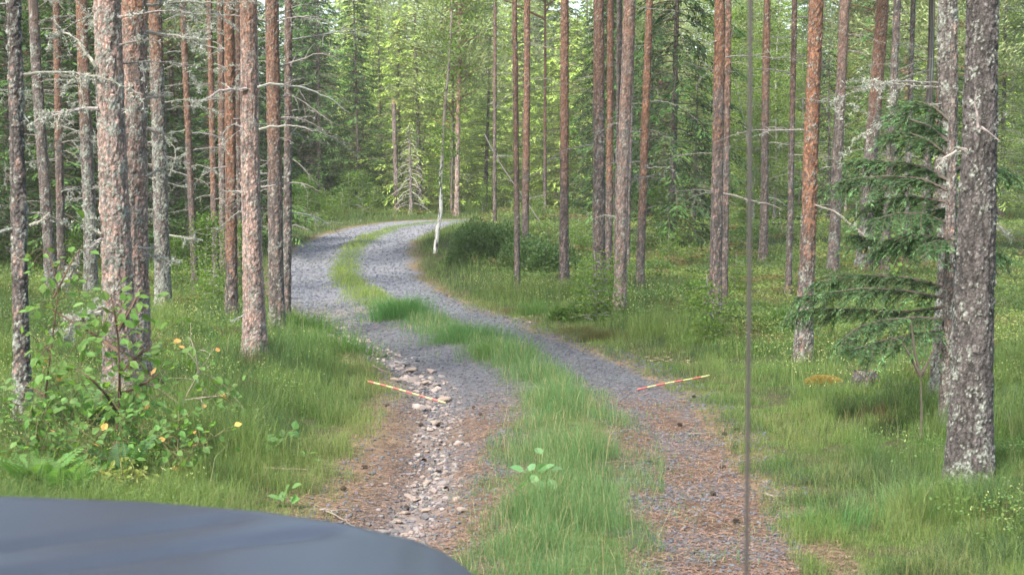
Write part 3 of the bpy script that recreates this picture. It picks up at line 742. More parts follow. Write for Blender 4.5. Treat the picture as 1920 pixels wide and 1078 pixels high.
# far wall of trees on the slope
for x, y in scatter(60, 88, 135, -250, 2200, 1.6): place((SP + SPL)[R.integers(0, 5)], 'spruce', x, y, R.uniform(1.2, 1.9), 'spruce on far slope', 'spruce', 'spruces on the far slope')
for x, y in scatter(26, 85, 130, 600, 2200, 1.6): place(BL[R.integers(0, 3)], 'birch', x, y, R.uniform(1.3, 2.0), 'leafy tree on far slope', 'broadleaf tree', 'leafy trees on the far slope')
LAND = [(52, 'the far left edge pine'), (98, 'the slim greyish pine'), (172, 'the shaggy pine'), (240, 'the big twin pines'), (307, 'the dark lichened pine'), (367, 'the crooked thin pine'), (405, 'the close set orange trunks'), (470, 'the bright front pine'),
        (525, 'the red brown pine'), (608, 'the bushy bend spruce'), (742, 'the broken pine stem'), (771, 'the bare dead spruce'), (826, 'the birch'), (858, 'the pale bend pine'), (928, 'the thinnest centre pine'), (967, 'the slim brown pine'), (987, 'the bush side pine'), (1058, 'the lone reddish pine'),
        (1125, 'the tight pine clump'), (1208, 'the leaning orange pine'), (1262, 'the tall shaggy spruce'), (1345, 'the stout two toned pine'), (1405, 'the car aerial'), (1435, 'the pine by the aerial'), (1484, 'the thin dark pine'), (1518, 'the orange brown pine'), (1572, 'the pinkish leaning pine'),
        (1635, 'the thick leaning pine'), (1668, 'the dark slim pine'), (1704, 'the thin pinkish pine'), (1768, 'the leaning lichened pine'), (1828, 'the largest right pine')]
def single_out():
    bins = {}
    for o in bpy.data.objects:
        if o.get('group') in BGG:
            px = 960 + F * o.location.x / o.location.y; i = int(np.argmin([abs(px - q[0]) for q in LAND]))
            sd_ = 'behind' if abs(px - LAND[i][0]) < 9 else ('just left of' if px < LAND[i][0] else 'just right of')
            bins.setdefault((o['label'], sd_, LAND[i][1]), []).append(o)
    for (lb, sd_, ld), os_ in bins.items():
        os_.sort(key=lambda o: o.location.y); n = len(os_)
        for k, o in enumerate(os_):
            rk = '' if n == 1 else ['nearest ', 'second nearest ', 'third nearest ', 'fourth nearest ', 'fifth nearest ', 'sixth nearest ', 'seventh nearest ', 'eighth nearest ', 'ninth nearest ', 'tenth nearest ', 'eleventh nearest ', 'twelfth nearest '][min(k, 11)] if k < n - 1 or n == 2 and k == 0 else 'farthest '
            o['label'] = ' '.join((rk + lb + ' ' + sd_ + ' ' + ld).split()[:16])
for x, y in scatter(46, 100, 150, -250, 2200, 1.8): place((SP + SPL)[R.integers(0, 5)], 'spruce', x, y, R.uniform(1.9, 2.5), 'tallest spruce on far slope', 'spruce', 'tall spruces on the far slope')
# shrubs
for px, py in [(575, 425), (590, 408), (612, 404), (640, 405), (560, 420), (700, 400), (655, 402), (625, 412), (680, 404)]:
    p = G(px, py); place(SH[R.integers(0, 2)], 'shrub', p[0], p[1], R.uniform(.7, 1.0), 'light green bank shrub', 'shrub', 'shrubs on the left bank of the bend')
for px, py in [(905, 402), (880, 400), (1085, 470), (1255, 495), (1010, 410), (1290, 500), (1240, 470), (1700, 480), (1650, 500), (1400, 470), (1120, 600), (1330, 640), (1380, 560)]:
    p = G(px, py); place(SH[R.integers(0, 2)], 'shrub', p[0], p[1], R.uniform(.45, .8), 'small leafy shrub', 'shrub', 'small shrubs under the right hand pines')
for px, py in [(90, 560), (150, 555), (330, 560), (385, 560), (400, 590), (465, 560)]:
    p = G(px, py); place(SH[R.integers(0, 2)], 'shrub', p[0], p[1], R.uniform(.4, .7), 'small leafy shrub', 'shrub', 'small shrubs under the left hand pines')

BGG = set()
for o in bpy.data.objects:
    if o.get('group'): BGG.add(o['group'])
single_out()
# trees behind and beside the camera whose canopy shades the foreground (never in frame)
for x, y in [(-6, -6), (-14, -4), (-11, -9), (5, -4), (8, 4), (-3.5, -12), (-14, 6), (9, 12), (3.5, -11), (-14, 13)]:
    far_pine(x, y, R.uniform(1.1, 1.3), 'tall pine beside the track behind the viewer', 'pines around the viewer')

# ------------------------------------------------------------------ bush on the mound, heather, blueberry
def heightv(P): return height(P[:, 0], P[:, 1])
def dome_bush(px, py, wpx, hm, n, col, leafL, name, label, cat, woody=(.12, .08, .06), depth=1.0, group=None):
    B = G(px, py); w_ = wpx / pxm(B[1]) / 2; r = empty(name, B); st = Acc(); a = Acc()
    lob = R.uniform(-1, 1, (9, 2)) * (.65, .65); lh = R.uniform(.6, 1, 9)
    k = R.integers(0, 9, n); u = rdir(n); u[:, 2] = abs(u[:, 2]); rr = R.uniform(.7, 1.05, n)[:, None]
    P = np.stack([(lob[k, 0] + u[:, 0] * .42 * rr[:, 0]) * w_, (lob[k, 1] + u[:, 1] * .42 * rr[:, 0]) * w_ * depth, u[:, 2] * rr[:, 0] * hm * lh[k] * (1 - .35 * (lob[k] ** 2).sum(1))], 1)
    gz = height(P[:, 0] + B[0], P[:, 1] + B[1]) - B[2]; P[:, 2] += gz
    cl = np.array(col) * (.75 + .5 * lh[k])[:, None] * (1 + R.uniform(-.3, .3, (n, 1)))
    a.add(*dia(P, u + rdir(n) * .8, nz(u + rdir(n) * .5), leafL * R.uniform(.7, 1.3, n), leafL * .6, cl)); a.build('foliage', M_leaf, r)
    for i in range(26):
        q = P[R.integers(0, n)]; b0 = np.array([q[0] * .6, q[1] * .6, q[2] * .1]); st.add(*tube(np.array([b0, (b0 + q) / 2 + (0, 0, .05), q]), np.linspace(.008, .003, 3), 4), woody)
    st.build('stems', M_twig, r); tag(r, label, cat, group); return r
dome_bush(915, 490, 165, 1.0, 15000, (.055, .10, .034), .06, 'bush', 'dark green dense bush on the mound inside the bend', 'bush', depth=1.2)
dome_bush(995, 515, 180, .85, 12000, (.055, .10, .034), .06, 'bush', 'lower dark bush between the slim pines, right of the dense bush', 'bush', depth=1.2)
for i, q_ in enumerate([None, None, (1240, 520, 80, .35), (1450, 620, 120, .3), (1060, 600, 70, .22), None, (1300, 560, 90, .3)]):
    if q_ is None: continue
    px, py, wp, hm = q_
    dome_bush(px, py, wp, hm, 2600, (.115, .12, .04) if i in (0, 1, 5) else (.08, .14, .035), .035, 'heather' if i in (0, 1, 5) else 'bush',
              ['brownish heather clump at the right edge of the track', 'reddish brown heather by the far right rut', 'green leafy bush under the shaggy spruce', 'low green bush right of the car aerial foot',
               'light heather coloured low bush below the lone reddish pine', 'small brown heather clump right of the twin pines', 'green low bush between the orange pine and the stout pine'][i], 'heather' if i in (0, 1, 5) else 'bush')

# ------------------------------------------------------------------ ground vegetation (stuff)
def sample_pts(n, ylo, yhi, pxlo, pxhi, p=0.9):
    # denser near the camera, in the wedge the camera can see plus a margin
    u = R.uniform(0, 1, n); e = 1 - p
    Y = (ylo ** e + u * (yhi ** e - ylo ** e)) ** (1 / e) if abs(e) > 1e-6 else ylo * (yhi / ylo) ** u
    px = R.uniform(pxlo, pxhi, n); X = (px - 960) / F * Y
    return X, Y
def grass(n, ylo, yhi, pxlo, pxhi, p, accept, L, Wd, cols, seed=0):
    X, Y = sample_pts(n, ylo, yhi, pxlo, pxhi, p); f = fields(X, Y)
    k = accept(X, Y, *f); k = R.uniform(0, 1, n) < k; X, Y = X[k], Y[k]; f = tuple(q[k] for q in f); m = len(X)
    Z = height(X, Y, f); pn = fbm(X * .8 + 2, Y * .8)
    T = cols(X, Y, f, m, pn); ll = L(X, Y, f, m) ; ww = Wd * np.clip(Y / 11, .8, 4) * R.uniform(.7, 1.3, m)
    a = R.uniform(0, 6.28, m) + 1.5 * fbm(X * 1.3, Y * 1.3); H = np.stack([np.cos(a), np.sin(a), np.zeros(m)], 1)
    return blades(np.stack([X, Y, Z - .01], 1), ll, ww, H, R.uniform(.1, .95, m), T)
# verges
def acc_verge(X, Y, d, s, g):
    e = dd(d, s, Y) + .45 * (fbm(X * 2.2, Y * 2.2) - .5) + .1 * (s < 0)
    k = sst(1.42, 1.85, e); c = fbm(X * 1.5 + 20, Y * 1.5)
    k = k * (.5 + .5 * sst(.3, .5, c)) * (.4 + .6 * sst(.38, .58, fbm(X * 4.6 + 12, Y * 4.6))); k = np.maximum(k, .75 * sst(1.9, 2.2, e) * (Y < 9)) * np.where((s < 0) & (Y > 15), np.clip(1.3 - (d - 2) * .28, .2, 1), 1.0)
    return k
def col_verge(X, Y, f, m, pn):
    g1 = np.array([.10, .172, .052]); g2 = np.array([.17, .24, .07]); g3 = np.array([.24, .23, .11]); g4 = np.array([.055, .10, .045])
    t_ = sst(.38, .62, pn + R.uniform(-.12, .12, m))[:, None]; c = g1 * (1 - t_) + g2 * t_
    c = np.where((R.uniform(0, 1, m) < .10 + .5 * sst(.5, .62, fbm(X * 1.9 + 55, Y * 1.9)))[:, None], g4, c)
    b = np.exp(-((f[0] - 1.6) / .2) ** 2) * .25 + .025; c = np.where((R.uniform(0, 1, m) < b)[:, None], g3, c)
    return c * R.uniform(.7, 1.3, (m, 1))
def len_verge(X, Y, f, m):
    return (.05 + .42 * np.clip(fbm(X * 1.4 + 8, Y * 1.4) - .25, 0, 1) ** 1.5 * sst(1.2, 2.2, f[0]) * 1.0) * R.uniform(.35, 1.7, m) * (.6 + 1.1 * sst(.4, .62, fbm(X * 4.6 + 12, Y * 4.6)))
ga = Acc()
ga.add(*grass(1000000, 5.5, 24, -150, 2070, 1.1, acc_verge, len_verge, .0022, col_verge))
ga.add(*grass(280000, 22, 62, -200, 2100, .6, acc_verge, lambda X, Y, f, m: len_verge(X, Y, f, m) * 1.25, .0028, col_verge))
ga.add(*grass(2600, 5.5, 26, -150, 2070, 1.1, lambda X, Y, d, s, g: sst(1.7, 2.4, d) * .8, lambda X, Y, f, m: R.uniform(.2, .42, m), .002, lambda X, Y, f, m, pn: colv(m, (.34, .31, .17), .3)))
stuff(ga.build('verge_grass', M_grass), 'fine green grass covering both verges and the forest floor', 'grass')
# centre strip
def acc_mid(X, Y, d, s, g):
    wv = .25 + .22 * sst(12.8, 8.5, Y) + .12 * sst(13.5, 17, Y); off_ = d - .42 * (fbm(X * 2.2, Y * 2.2) - .5)
    k = 1 - sst(wv - .16, wv + .2, off_); k = k * (.12 + .88 * sst(.36, .56, fbm(X * 2.6 + 7, Y * 2.6)))
    return np.where(Y > 44, k * .35, k)
def col_mid(X, Y, f, m, pn):
    g1 = np.array([.105, .20, .075]); g2 = np.array([.20, .28, .055]); t_ = sst(19, 25, Y)[:, None]
    c = g1 * (1 - t_) + g2 * t_; c = np.where((R.uniform(0, 1, m) < .14)[:, None], np.array([.33, .29, .16]), c)
    return c * R.uniform(.7, 1.3, (m, 1))
gm = Acc()
gm.add(*grass(330000, 5.5, 52, 540, 1250, .9, acc_mid, lambda X, Y, f, m: (.05 + .34 * np.clip(fbm(X * 2.1, Y * 2.1) - .22, 0, 1)) * R.uniform(.3, 1.8, m) * np.where(Y > 22, .7, 1) * (1 - .5 * sst(.1, .45, f[0])), .0024, col_mid))
gm.add(*grass(1500, 5.5, 26, 540, 1250, .9, acc_mid, lambda X, Y, f, m: R.uniform(.15, .36, m), .002, lambda X, Y, f, m, pn: colv(m, (.36, .33, .18), .3)))
stuff(gm.build('centre_grass', M_grass), 'long grass strip growing between the two gravel ruts', 'grass')
def acc_rut(X, Y, d, s, g):
    return ((d > .35) & (d < 1.5)) * sst(.55, .72, fbm(X * 2.3 + 31, Y * 2.3)) * .5 * (g > .35)
gr_ = Acc(); gr_.add(*grass(60000, 5.5, 50, 540, 1500, .9, acc_rut, lambda X, Y, f, m: R.uniform(.03, .09, m), .0034, col_mid))
stuff(gr_.build('rut_grass', M_grass), 'sparse short grass sprouting through the gravel', 'grass')

def acc_heath(X, Y, d, s, g): return sst(1.9, 2.6, d) * sst(.46, .56, fbm(X * 1.2 + 44, Y * 1.2))
def col_heath(X, Y, f, m, pn):
    t_ = sst(.48, .6, fbm(X * 2 + 5, Y * 2) + R.uniform(-.08, .08, m))[:, None]
    c = np.array([.075, .13, .035]) * (1 - t_) + np.array([.12, .175, .045]) * t_; q = (fbm(X * 1.6 + 81, Y * 1.6) + R.uniform(-.06, .06, m) > .58)[:, None]
    return np.where(q, np.array([.13, .10, .05]), c) * R.uniform(.6, 1.4, (m, 1))
gh = Acc(); gh.add(*grass(300000, 6, 34, -150, 2070, 1.0, acc_heath, lambda X, Y, f, m: (.06 + .16 * fbm(X * 2, Y * 2)) * R.uniform(.5, 1.2, m), .0048, col_heath))
stuff(gh.build('heather_cover', M_grass), 'patches of low heather sprigs in the verges', 'heather')

# leafy ground cover (blueberry) on the right and under the left pines
def leafcover(n, ylo, yhi, pxlo, pxhi, p, acc_, hgt, leaf, cols, name, label, cat):
    X, Y = sample_pts(n, ylo, yhi, pxlo, pxhi, p); f = fields(X, Y); k = R.uniform(0, 1, n) < acc_(X, Y, *f); X, Y = X[k], Y[k]; m = len(X)
    Z = height(X, Y); hh = hgt * (.3 + 1.1 * fbm(X * 1.4 + 3, Y * 1.4)) * R.uniform(.35, 1, m) ** .5
    sc = np.clip(Y / 13, .8, 3)
    a = Acc(); a.add(*dia(np.stack([X, Y, Z + hh], 1), rdir(m, .4), nz(np.array([0, 0, 1.]) + R.normal(size=(m, 3)) * .5), leaf * sc * R.uniform(.7, 1.4, m), leaf * .6 * sc, cols(X, Y, m)))
    return stuff(a.build(name, M_leaf), label, cat)
def acc_bb(X, Y, d, s, g):
    k = sst(2.3, 3.6, d) * np.where(s < 0, sst(12, 15, Y), sst(14, 18, Y)) * sst(.36, .5, fbm(X * .9 + 70, Y * .9)); return k
def col_bb(X, Y, m):
    n_ = fbm(X * .5 + 11, Y * .5)[:, None] + R.uniform(-.1, .1, (m, 1)); t_ = sst(.45, .6, n_)
    c = np.array([.10, .16, .052]) * (1 - t_) + np.array([.19, .24, .075]) * t_
    c = np.where((fbm(X * 1.1 + 60, Y * 1.1)[:, None] > .64), np.array([.17, .135, .065]), c)
    return c * R.uniform(.65, 1.35, (m, 1))
leafcover(380000, 12, 75, -200, 2100, .55, acc_bb, .24, .028, col_bb, 'blueberry_cover', 'low blueberry and heather undergrowth beneath the pines', 'ground cover')
def acc_small(X, Y, d, s, g): return sst(1.7, 2.3, d) * sst(.44, .6, fbm(X * 1.7 + 90, Y * 1.7)) * .8
leafcover(110000, 5.5, 22, -150, 2070, 1.0, acc_small, .17, .024, lambda X, Y, m: colv(m, (.12, .21, .06), .35), 'herb_cover', 'small leafy herbs mixed into the verge grass', 'ground cover')
# tiny yellow flowers
def acc_fl(X, Y, d, s, g): return sst(1.8, 2.4, d) * sst(.42, .58, fbm(X * .8 + 33, Y * .8))
X, Y = sample_pts(26000, 6, 26, -150, 2070, 1.0); f = fields(X, Y); k = R.uniform(0, 1, len(X)) < acc_fl(X, Y, *f); X, Y = X[k], Y[k]; m = len(X)
Z = height(X, Y) + R.uniform(.10, .24, m); a = Acc()
for _ in range(2):
    a.add(*dia(np.stack([X, Y, Z], 1), rdir(m), rdir(m), R.uniform(.007, .016, m) * np.clip(Y / 12, .9, 1.6), .007 * np.clip(Y / 12, .9, 1.6), colv(m, (.55, .56, .27), .25)))
stuff(a.build('yellow_flowers', M_leaf), 'tiny pale yellow flowers dotted through the verge grass', 'flowers')

# needle and twig litter on the near ruts
def litter(n, ylo, yhi, acc_, Ls, Wd, base, name, label):
    X, Y = sample_pts(n, ylo, yhi, 430, 1750, 1.0); f = fields(X, Y); k = R.uniform(0, 1, n) < acc_(X, Y, *f); X, Y = X[k], Y[k]; m = len(X)
    Z = height(X, Y) + R.uniform(.002, .012, m); D = rdir(m, .12); a = Acc()
    a.add(*dia(np.stack([X, Y, Z], 1), D, nz(np.array([0, 0, 1.]) + R.normal(size=(m, 3)) * .3), R.uniform(*Ls, m), Wd, colv(m, base, .45)))
    return stuff(a.build(name, M_litter), label, 'litter')
litter(190000, 5.5, 17, lambda X, Y, d, s, g: (dd(d, s, Y) < 1.75) * (d > .25) * (.15 + .85 * sst(13.5, 10.5, Y)) * sst(.05, .3, g + .08) * (.35 + .65 * sst(.38, .55, fbm(X * 2.5 + 15, Y * 2.5))), (.02, .06), .0035, (.20, .13, .095), 'needle_litter', 'brown fallen needles carpeting the near ruts')
litter(26000, 14, 50, lambda X, Y, d, s, g: np.exp(-((d - 1.6) / .25) ** 2), (.04, .10), .012, (.32, .235, .15), 'edge_litter', 'tan dead needles along the outer edges of the track')

# ------------------------------------------------------------------ stones
PHI = (1 + 5 ** .5) / 2
ICO = nz(np.array([(-1, PHI, 0), (1, PHI, 0), (-1, -PHI, 0), (1, -PHI, 0), (0, -1, PHI), (0, 1, PHI), (0, -1, -PHI), (0, 1, -PHI), (PHI, 0, -1), (PHI, 0, 1), (-PHI, 0, -1), (-PHI, 0, 1)], float))
ICF = np.array([(0, 11, 5), (0, 5, 1), (0, 1, 7), (0, 7, 10), (0, 10, 11), (1, 5, 9), (5, 11, 4), (11, 10, 2), (10, 7, 6), (7, 1, 8), (3, 9, 4), (3, 4, 2), (3, 2, 6), (3, 6, 8), (3, 8, 9), (4, 9, 5), (2, 4, 11), (6, 2, 10), (8, 6, 7), (9, 8, 1)])
def pebbles(X, Y, sz, base, name, label, var=.35):
    m = len(X); Z = height(X, Y); a = Acc(); rt = R.uniform(0, 6.28, m)
    sc = sz[:, None] * np.stack([R.uniform(.7, 1.3, m), R.uniform(.6, 1, m), R.uniform(.4, .8, m)], 1)
    V = ICO[None] * (1 + R.uniform(-.28, .28, (m, 12, 1))) * sc[:, None]
    c, s = np.cos(rt)[:, None], np.sin(rt)[:, None]; V = np.stack([V[..., 0] * c - V[..., 1] * s, V[..., 0] * s + V[..., 1] * c, V[..., 2]], -1)
    V = V + np.stack([X, Y, Z + sz * .2], 1)[:, None]
    T = colv(m, base, var, .06)
    a.add(V.reshape(-1, 3), [(np.arange(m)[:, None, None] * 12 + ICF[None]).reshape(-1, 3)], np.repeat(T, 12, 0))
    return stuff(a.build(name, M_gravel), label, 'gravel')
X, Y = sample_pts(75000, 5.5, 48, 520, 1520, 1.0); d, s, g = fields(X, Y)
ok = (d > .3) & (d < 1.45) & (R.uniform(0, 1, len(X)) < np.where(Y < 11, .28 + .3 * sst(.5, .6, fbm(X * 2.5 + 40, Y * 2.5)), 1.0) * np.clip(1.2 - abs(d - .85), 0, 1)); X, Y = X[ok], Y[ok]
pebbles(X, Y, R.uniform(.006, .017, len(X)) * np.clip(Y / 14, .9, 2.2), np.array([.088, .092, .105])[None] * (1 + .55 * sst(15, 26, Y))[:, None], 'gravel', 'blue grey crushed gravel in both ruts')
X, Y = sample_pts(26000, 5.5, 27, 520, 1100, 1.0); d, s, g = fields(X, Y); pp = np.exp(-(g / .15) ** 2) * .75 * sst(.3, .55, fbm(X * 2 + 3, Y * 2))
ok = (R.uniform(0, 1, len(X)) < pp) & (d < 1.7); X, Y = X[ok], Y[ok]
pebbles(X, Y, R.uniform(.008, .026, len(X)) * np.clip(Y / 14, .9, 1.6), (.165, .145, .138), 'pink_gravel', 'pinkish washed out pebbles along the left rut', .45)

def rock_mesh(seed, n=3):
    V = ICO.copy(); Fc = ICF.copy()
    for _ in range(n - 1):
        E = {}; V = list(V); NF = []
        def md(a_, b_):
            k_ = (min(a_, b_), max(a_, b_))
            if k_ not in E: E[k_] = len(V); V.append(nz((V[a_] + V[b_]) / 2))
            return E[k_]
        for a_, b_, c_ in Fc:
            x, y, z = md(a_, b_), md(b_, c_), md(c_, a_); NF += [(a_, x, z), (b_, y, x), (c_, z, y), (x, y, z)]
        V = np.array(V); Fc = np.array(NF)
    # cut by random planes for facets
    for k in range(9):
        p = rdir(1)[0]; dd = R.uniform(.5, .8); h = V @ p - dd; V = V - np.clip(h, 0, None)[:, None] * p * .9
    V = V * (1, R.uniform(.6, .9), R.uniform(.4, .6)) * (1 + .08 * (fbm(V[:, 0] * 3 + seed, V[:, 1] * 3, V[:, 2] * 3)[:, None] - .5))
    return V, Fc
RK = []
for i in range(6):
    V, Fc = rock_mesh(i); RK.append(mk('rock', V, [Fc], M_stone, None, {'tint': np.broadcast_to(np.array([[.30, .235, .21], [.27, .22, .20], [.22, .195, .185], [.35, .29, .26], [.12, .115, .12], [.28, .225, .185]][i]), V.shape)}, False, link=False))
def rock(x, y, sz, label, group, v=None, sink=.35, rz=None):
    o = RK[R.integers(0, 6) if v is None else v].copy(); o.name = 'rock'; C.objects.link(o)
    o.location = (x, y, float(height(np.array([x]), np.array([y]))[0]) + sz * (.3 - sink * .3)); o.scale = (sz, sz, sz * R.uniform(.7, 1.1)); o.rotation_euler = (R.normal() * .15, R.normal() * .15, R.uniform(0, 6.28) if rz is None else rz)
    tag(o, label, 'rock', group); return o
big = [(528, 0, 0), ]
for px, py, sp, lb in [(775, 700, 26, 'largest pinkish rock near the top of the washed out gully'), (808, 702, 20, 'flat pink rock right of the largest gully rock'), (801, 727, 17, 'dark cracked rock just above the left striped stick'),
                       (830, 755, 28, 'wide flat pale rock behind the tip of the left striped stick'), (765, 718, 30, 'long low pink rock lying across the upper gully'), (740, 716, 22, 'low pale rock at the left end of the long low rock'),
                       (785, 770, 30, 'long pale slab just below the left striped stick'), (812, 802, 30, 'broad pale pink slab in the middle of the rut'), (808, 883, 15, 'rounded pink rock in the lower gully'), (826, 872, 12, 'small tan rock right of the rounded pink rock'),
                       (812, 925, 20, 'tan rock at the bend of the lower gully'), (780, 942, 16, 'pale pinkish rock left of the lower tan rock'), (760, 968, 20, 'pink rock near the lower end of the gully'), (745, 990, 16, 'pale rock nearest the car bonnet'),
                       (775, 915, 13, 'single pink rock left of the lower gully'), (830, 915, 15, 'brownish rock on the right side of the lower gully')]:
    p = G(px, py); rock(p[0], p[1], sp / pxm(p[1]) / 1.6, lb, None, R.choice([0, 1, 3, 5]))
for i in range(210):
    q = gulp[R.integers(0, int(len(gulp) * .82))]; x = q[0] + R.normal() * .085; y = q[1] + R.normal() * .2
    rock(x, y, R.uniform(.015, .045) * (1.2 if y > 12 else 1), 'small pinkish or grey stone lying in the washed out gully', 'small stones in the washed out gully')

# pine cones
def cone_mesh():
    a = Acc()
    for i in range(40):
        u = i / 40; th = i * 2.4; rr = .018 * math.sin(math.pi * (u * .85 + .1)); p = np.array([[math.cos(th) * rr * .4, math.sin(th) * rr * .4, u * .05]]); D = np.array([[math.cos(th), math.sin(th), .5]])
        a.add(*leaves(p, D, np.array([[0, 0, 1.]]), .016, .014, np.array([[.055, .04, .032]]), .05))
    return a
CN = cone_mesh().build('pine_cone', M_litter, link=False)
for px, py in [(784, 803), (790, 868), (828, 890), (722, 765), (889, 770), (970, 811), (1375, 842), (1363, 818), (1377, 812), (1338, 935), (1350, 885), (1387, 988), (690, 880), (640, 925), (1298, 748), (900, 780), (835, 925), (765, 960), (1280, 800), (1225, 870)]:
    p = G(px, py); o = CN.copy(); o.name = 'pine_cone'; C.objects.link(o); o.location = p + (0, 0, .012); o.rotation_euler = (1.5, R.uniform(-.2, .2), R.uniform(0, 6)); o.scale = (.75,) * 3
    tag(o, 'cone', 'pine cone', 'pine cones on the track')

ORD = ['nearest', 'second nearest', 'third nearest', 'fourth nearest', 'fifth nearest', 'sixth nearest', 'seventh nearest', 'eighth nearest', 'ninth nearest', 'tenth nearest', 'eleventh nearest', 'twelfth nearest', 'thirteenth nearest', 'farthest']
cn = sorted([o for o in bpy.data.objects if o.get('category') == 'pine cone'], key=lambda o: o.location.y)
for sd_ in ('left', 'right'):
    for k, o in enumerate([o for o in cn if (o.location.x < .45) == (sd_ == 'left')]): o['label'] = ORD[min(k, 13)] + ' small dark pine cone lying on the ' + sd_ + ' rut'
# fallen sticks
for pts, r0, lb in [([(600, 966), (628, 966), (655, 965)], .007, 'pale dead twig at the left track edge just above the car bonnet'), ([(492, 882), (530, 890), (575, 892), (618, 886)], .007, 'long crooked twig lying in the left verge grass'),
                    ([(1435, 938), (1450, 940), (1470, 941)], .006, 'short straw coloured twig at the right track edge'), ([(700, 692), (720, 700), (745, 706)], .01, 'grey stick on stones at the top of the gully'),
                    ([(610, 972), (640, 985), (665, 995)], .005, 'thin twig slanting beside the car bonnet'), ([(1290, 820), (1320, 822), (1345, 820)], .005, 'thin dark twig across the right rut')]:
    P = [G(x, y) for x, y in pts]; B = P[0].copy(); P = np.array(P) - B + (0, 0, .02)
    o = branch_mesh(P, r0, 3, 0, (.25, .21, .165), .3).build('fallen_twig', M_twig); o.location = B; tag(o, lb, 'twig')

# ------------------------------------------------------------------ leafy plants
def leafy(name, base, paths, nleaf, L, cols, label, cat, stemcol=(.11, .07, .05), r0=.008, spread=.07, flat=.5):
    B = G(*base) if len(base) == 2 else np.array(base); r = empty(name, B); st = Acc(); lv = Acc()
    for pth, nl in zip(paths, nleaf):
        nl = int(nl * (1.7 if name in ('sapling', 'yellow_plant') else 1))
        P = np.array([up_at(x, y, B[1] + dy) - B for x, y, dy in pth]); P = resample(P, .03, 1) if len(P) > 1 else P
        st.add(*tube(P, np.linspace(r0, r0 * .3, len(P)), 5), stemcol)
        i = R.integers(len(P) // 5, len(P), nl); off = R.normal(size=(nl, 3)) * spread
        c = P[i] + off
        for q0, q1 in zip(P[i], c): st.add(*tube(np.array([q0, (q0 + q1) / 2 + (0, 0, .01), q1]), .0015, 3), stemcol)
        D = nz(off) + rdir(nl, flat) * .6; D[:, 2] -= .15
        N = nz(np.array([0, -.45, 1.0]) + R.normal(size=(nl, 3)) * .35)
        lv.add(*leaves(c, D, N, L * R.uniform(.7, 1.25, nl), L * .8 * R.uniform(.8, 1.1, nl), cols(nl), .06))
    st.build('stem', M_twig, r); lv.build('foliage', M_leaf, r); tag(r, label, cat); return r
def greens(n, f=.018, b=(.125, .23, .055)):
    c = colv(n, b, .25); k = R.uniform(0, 1, n) < f; c[k] = colv(int(k.sum()), (.62, .36, .12), .2); return c
leafy('sapling', (190, 868), [[(190, 868, 0), (214, 842, 0), (220, 790, 0), (224, 740, 0), (224, 690, -.1), (222, 640, -.1), (214, 580, -.2), (205, 545, -.2)],
      [(222, 780, 0), (200, 740, -.2), (170, 710, -.3), (140, 690, -.3)], [(224, 700, 0), (255, 670, .1), (285, 650, .2)], [(224, 660, 0), (180, 630, .1), (130, 600, .1), (90, 575, .1)],
      [(224, 740, 0), (270, 720, 0), (300, 700, 0)], [(222, 620, 0), (245, 580, .1), (262, 545, .2)]], [34, 20, 20, 22, 12, 14], .062, greens, 'leafy sapling with curved dark stem in front of the big twin pines', 'sapling', r0=.012, spread=.075)
leafy('sapling', (70, 860), [[(70, 860, 0), (80, 780, 0), (90, 700, 0), (100, 620, 0), (110, 540, 0), (95, 480, 0), (75, 465, 0)], [(85, 740, 0), (60, 730, 0), (55, 720, 0)], [(95, 660, 0), (70, 640, 0)], [(100, 560, 0), (140, 480, .1), (160, 455, .1)]],
      [26, 8, 10, 10], .062, greens, 'round leaved sapling at the left edge, some leaves turning orange', 'sapling', r0=.008)
leafy('shrub', (330, 800), [[(330, 800, 0), (350, 740, 0), (372, 700, 0), (400, 655, 0)], [(345, 750, 0), (380, 745, 0), (430, 740, 0), (455, 735, 0)], [(340, 760, 0), (300, 730, 0), (280, 715, 0)], [(372, 700, 0), (365, 650, 0), (350, 625, 0)]],
      [16, 15, 12, 12], .055, lambda n: greens(n, .1), 'sparse twiggy shrub with a few orange leaves between the twin pines and the front pine', 'shrub', (.3, .25, .2), .006)
leafy('broadleaf_plant', (520, 862), [[(520, 862, 0), (520, 835, 0), (522, 812, 0), (530, 800, 0)], [(520, 850, 0), (500, 835, 0)], [(525, 830, 0), (545, 815, 0)]], [12, 6, 7], .07, lambda n: greens(n, 0, (.11, .23, .08)), 'broad leaved green plant in the middle of the left verge', 'plant', (.1, .15, .04), .004, .035)
leafy('broadleaf_plant', (532, 960), [[(532, 960, 0), (530, 935, 0), (538, 928, 0)]], [12], .07, lambda n: greens(n, 0, (.13, .25, .08)), 'small broad leaved plant just above the car bonnet', 'plant', (.1, .15, .04), .004, .04)
leafy('broadleaf_plant', (575, 870), [[(575, 870, 0), (572, 850, 0)]], [9], .05, lambda n: greens(n, 0, (.11, .23, .06)), 'tiny leafy plant right of the broad leaved verge plant', 'plant', (.1, .15, .04), .003, .03)
leafy('broadleaf_plant', (1010, 930), [[(1010, 930, 0), (1012, 890, 0), (1015, 845, 0)], [(1010, 900, 0), (985, 885, 0)], [(1012, 890, 0), (1030, 880, 0)]], [7, 4, 4], .075, lambda n: greens(n, 0, (.14, .27, .12)), 'upright plant with large pale leaves in the centre grass strip', 'plant', (.1, .15, .04), .004, .025)
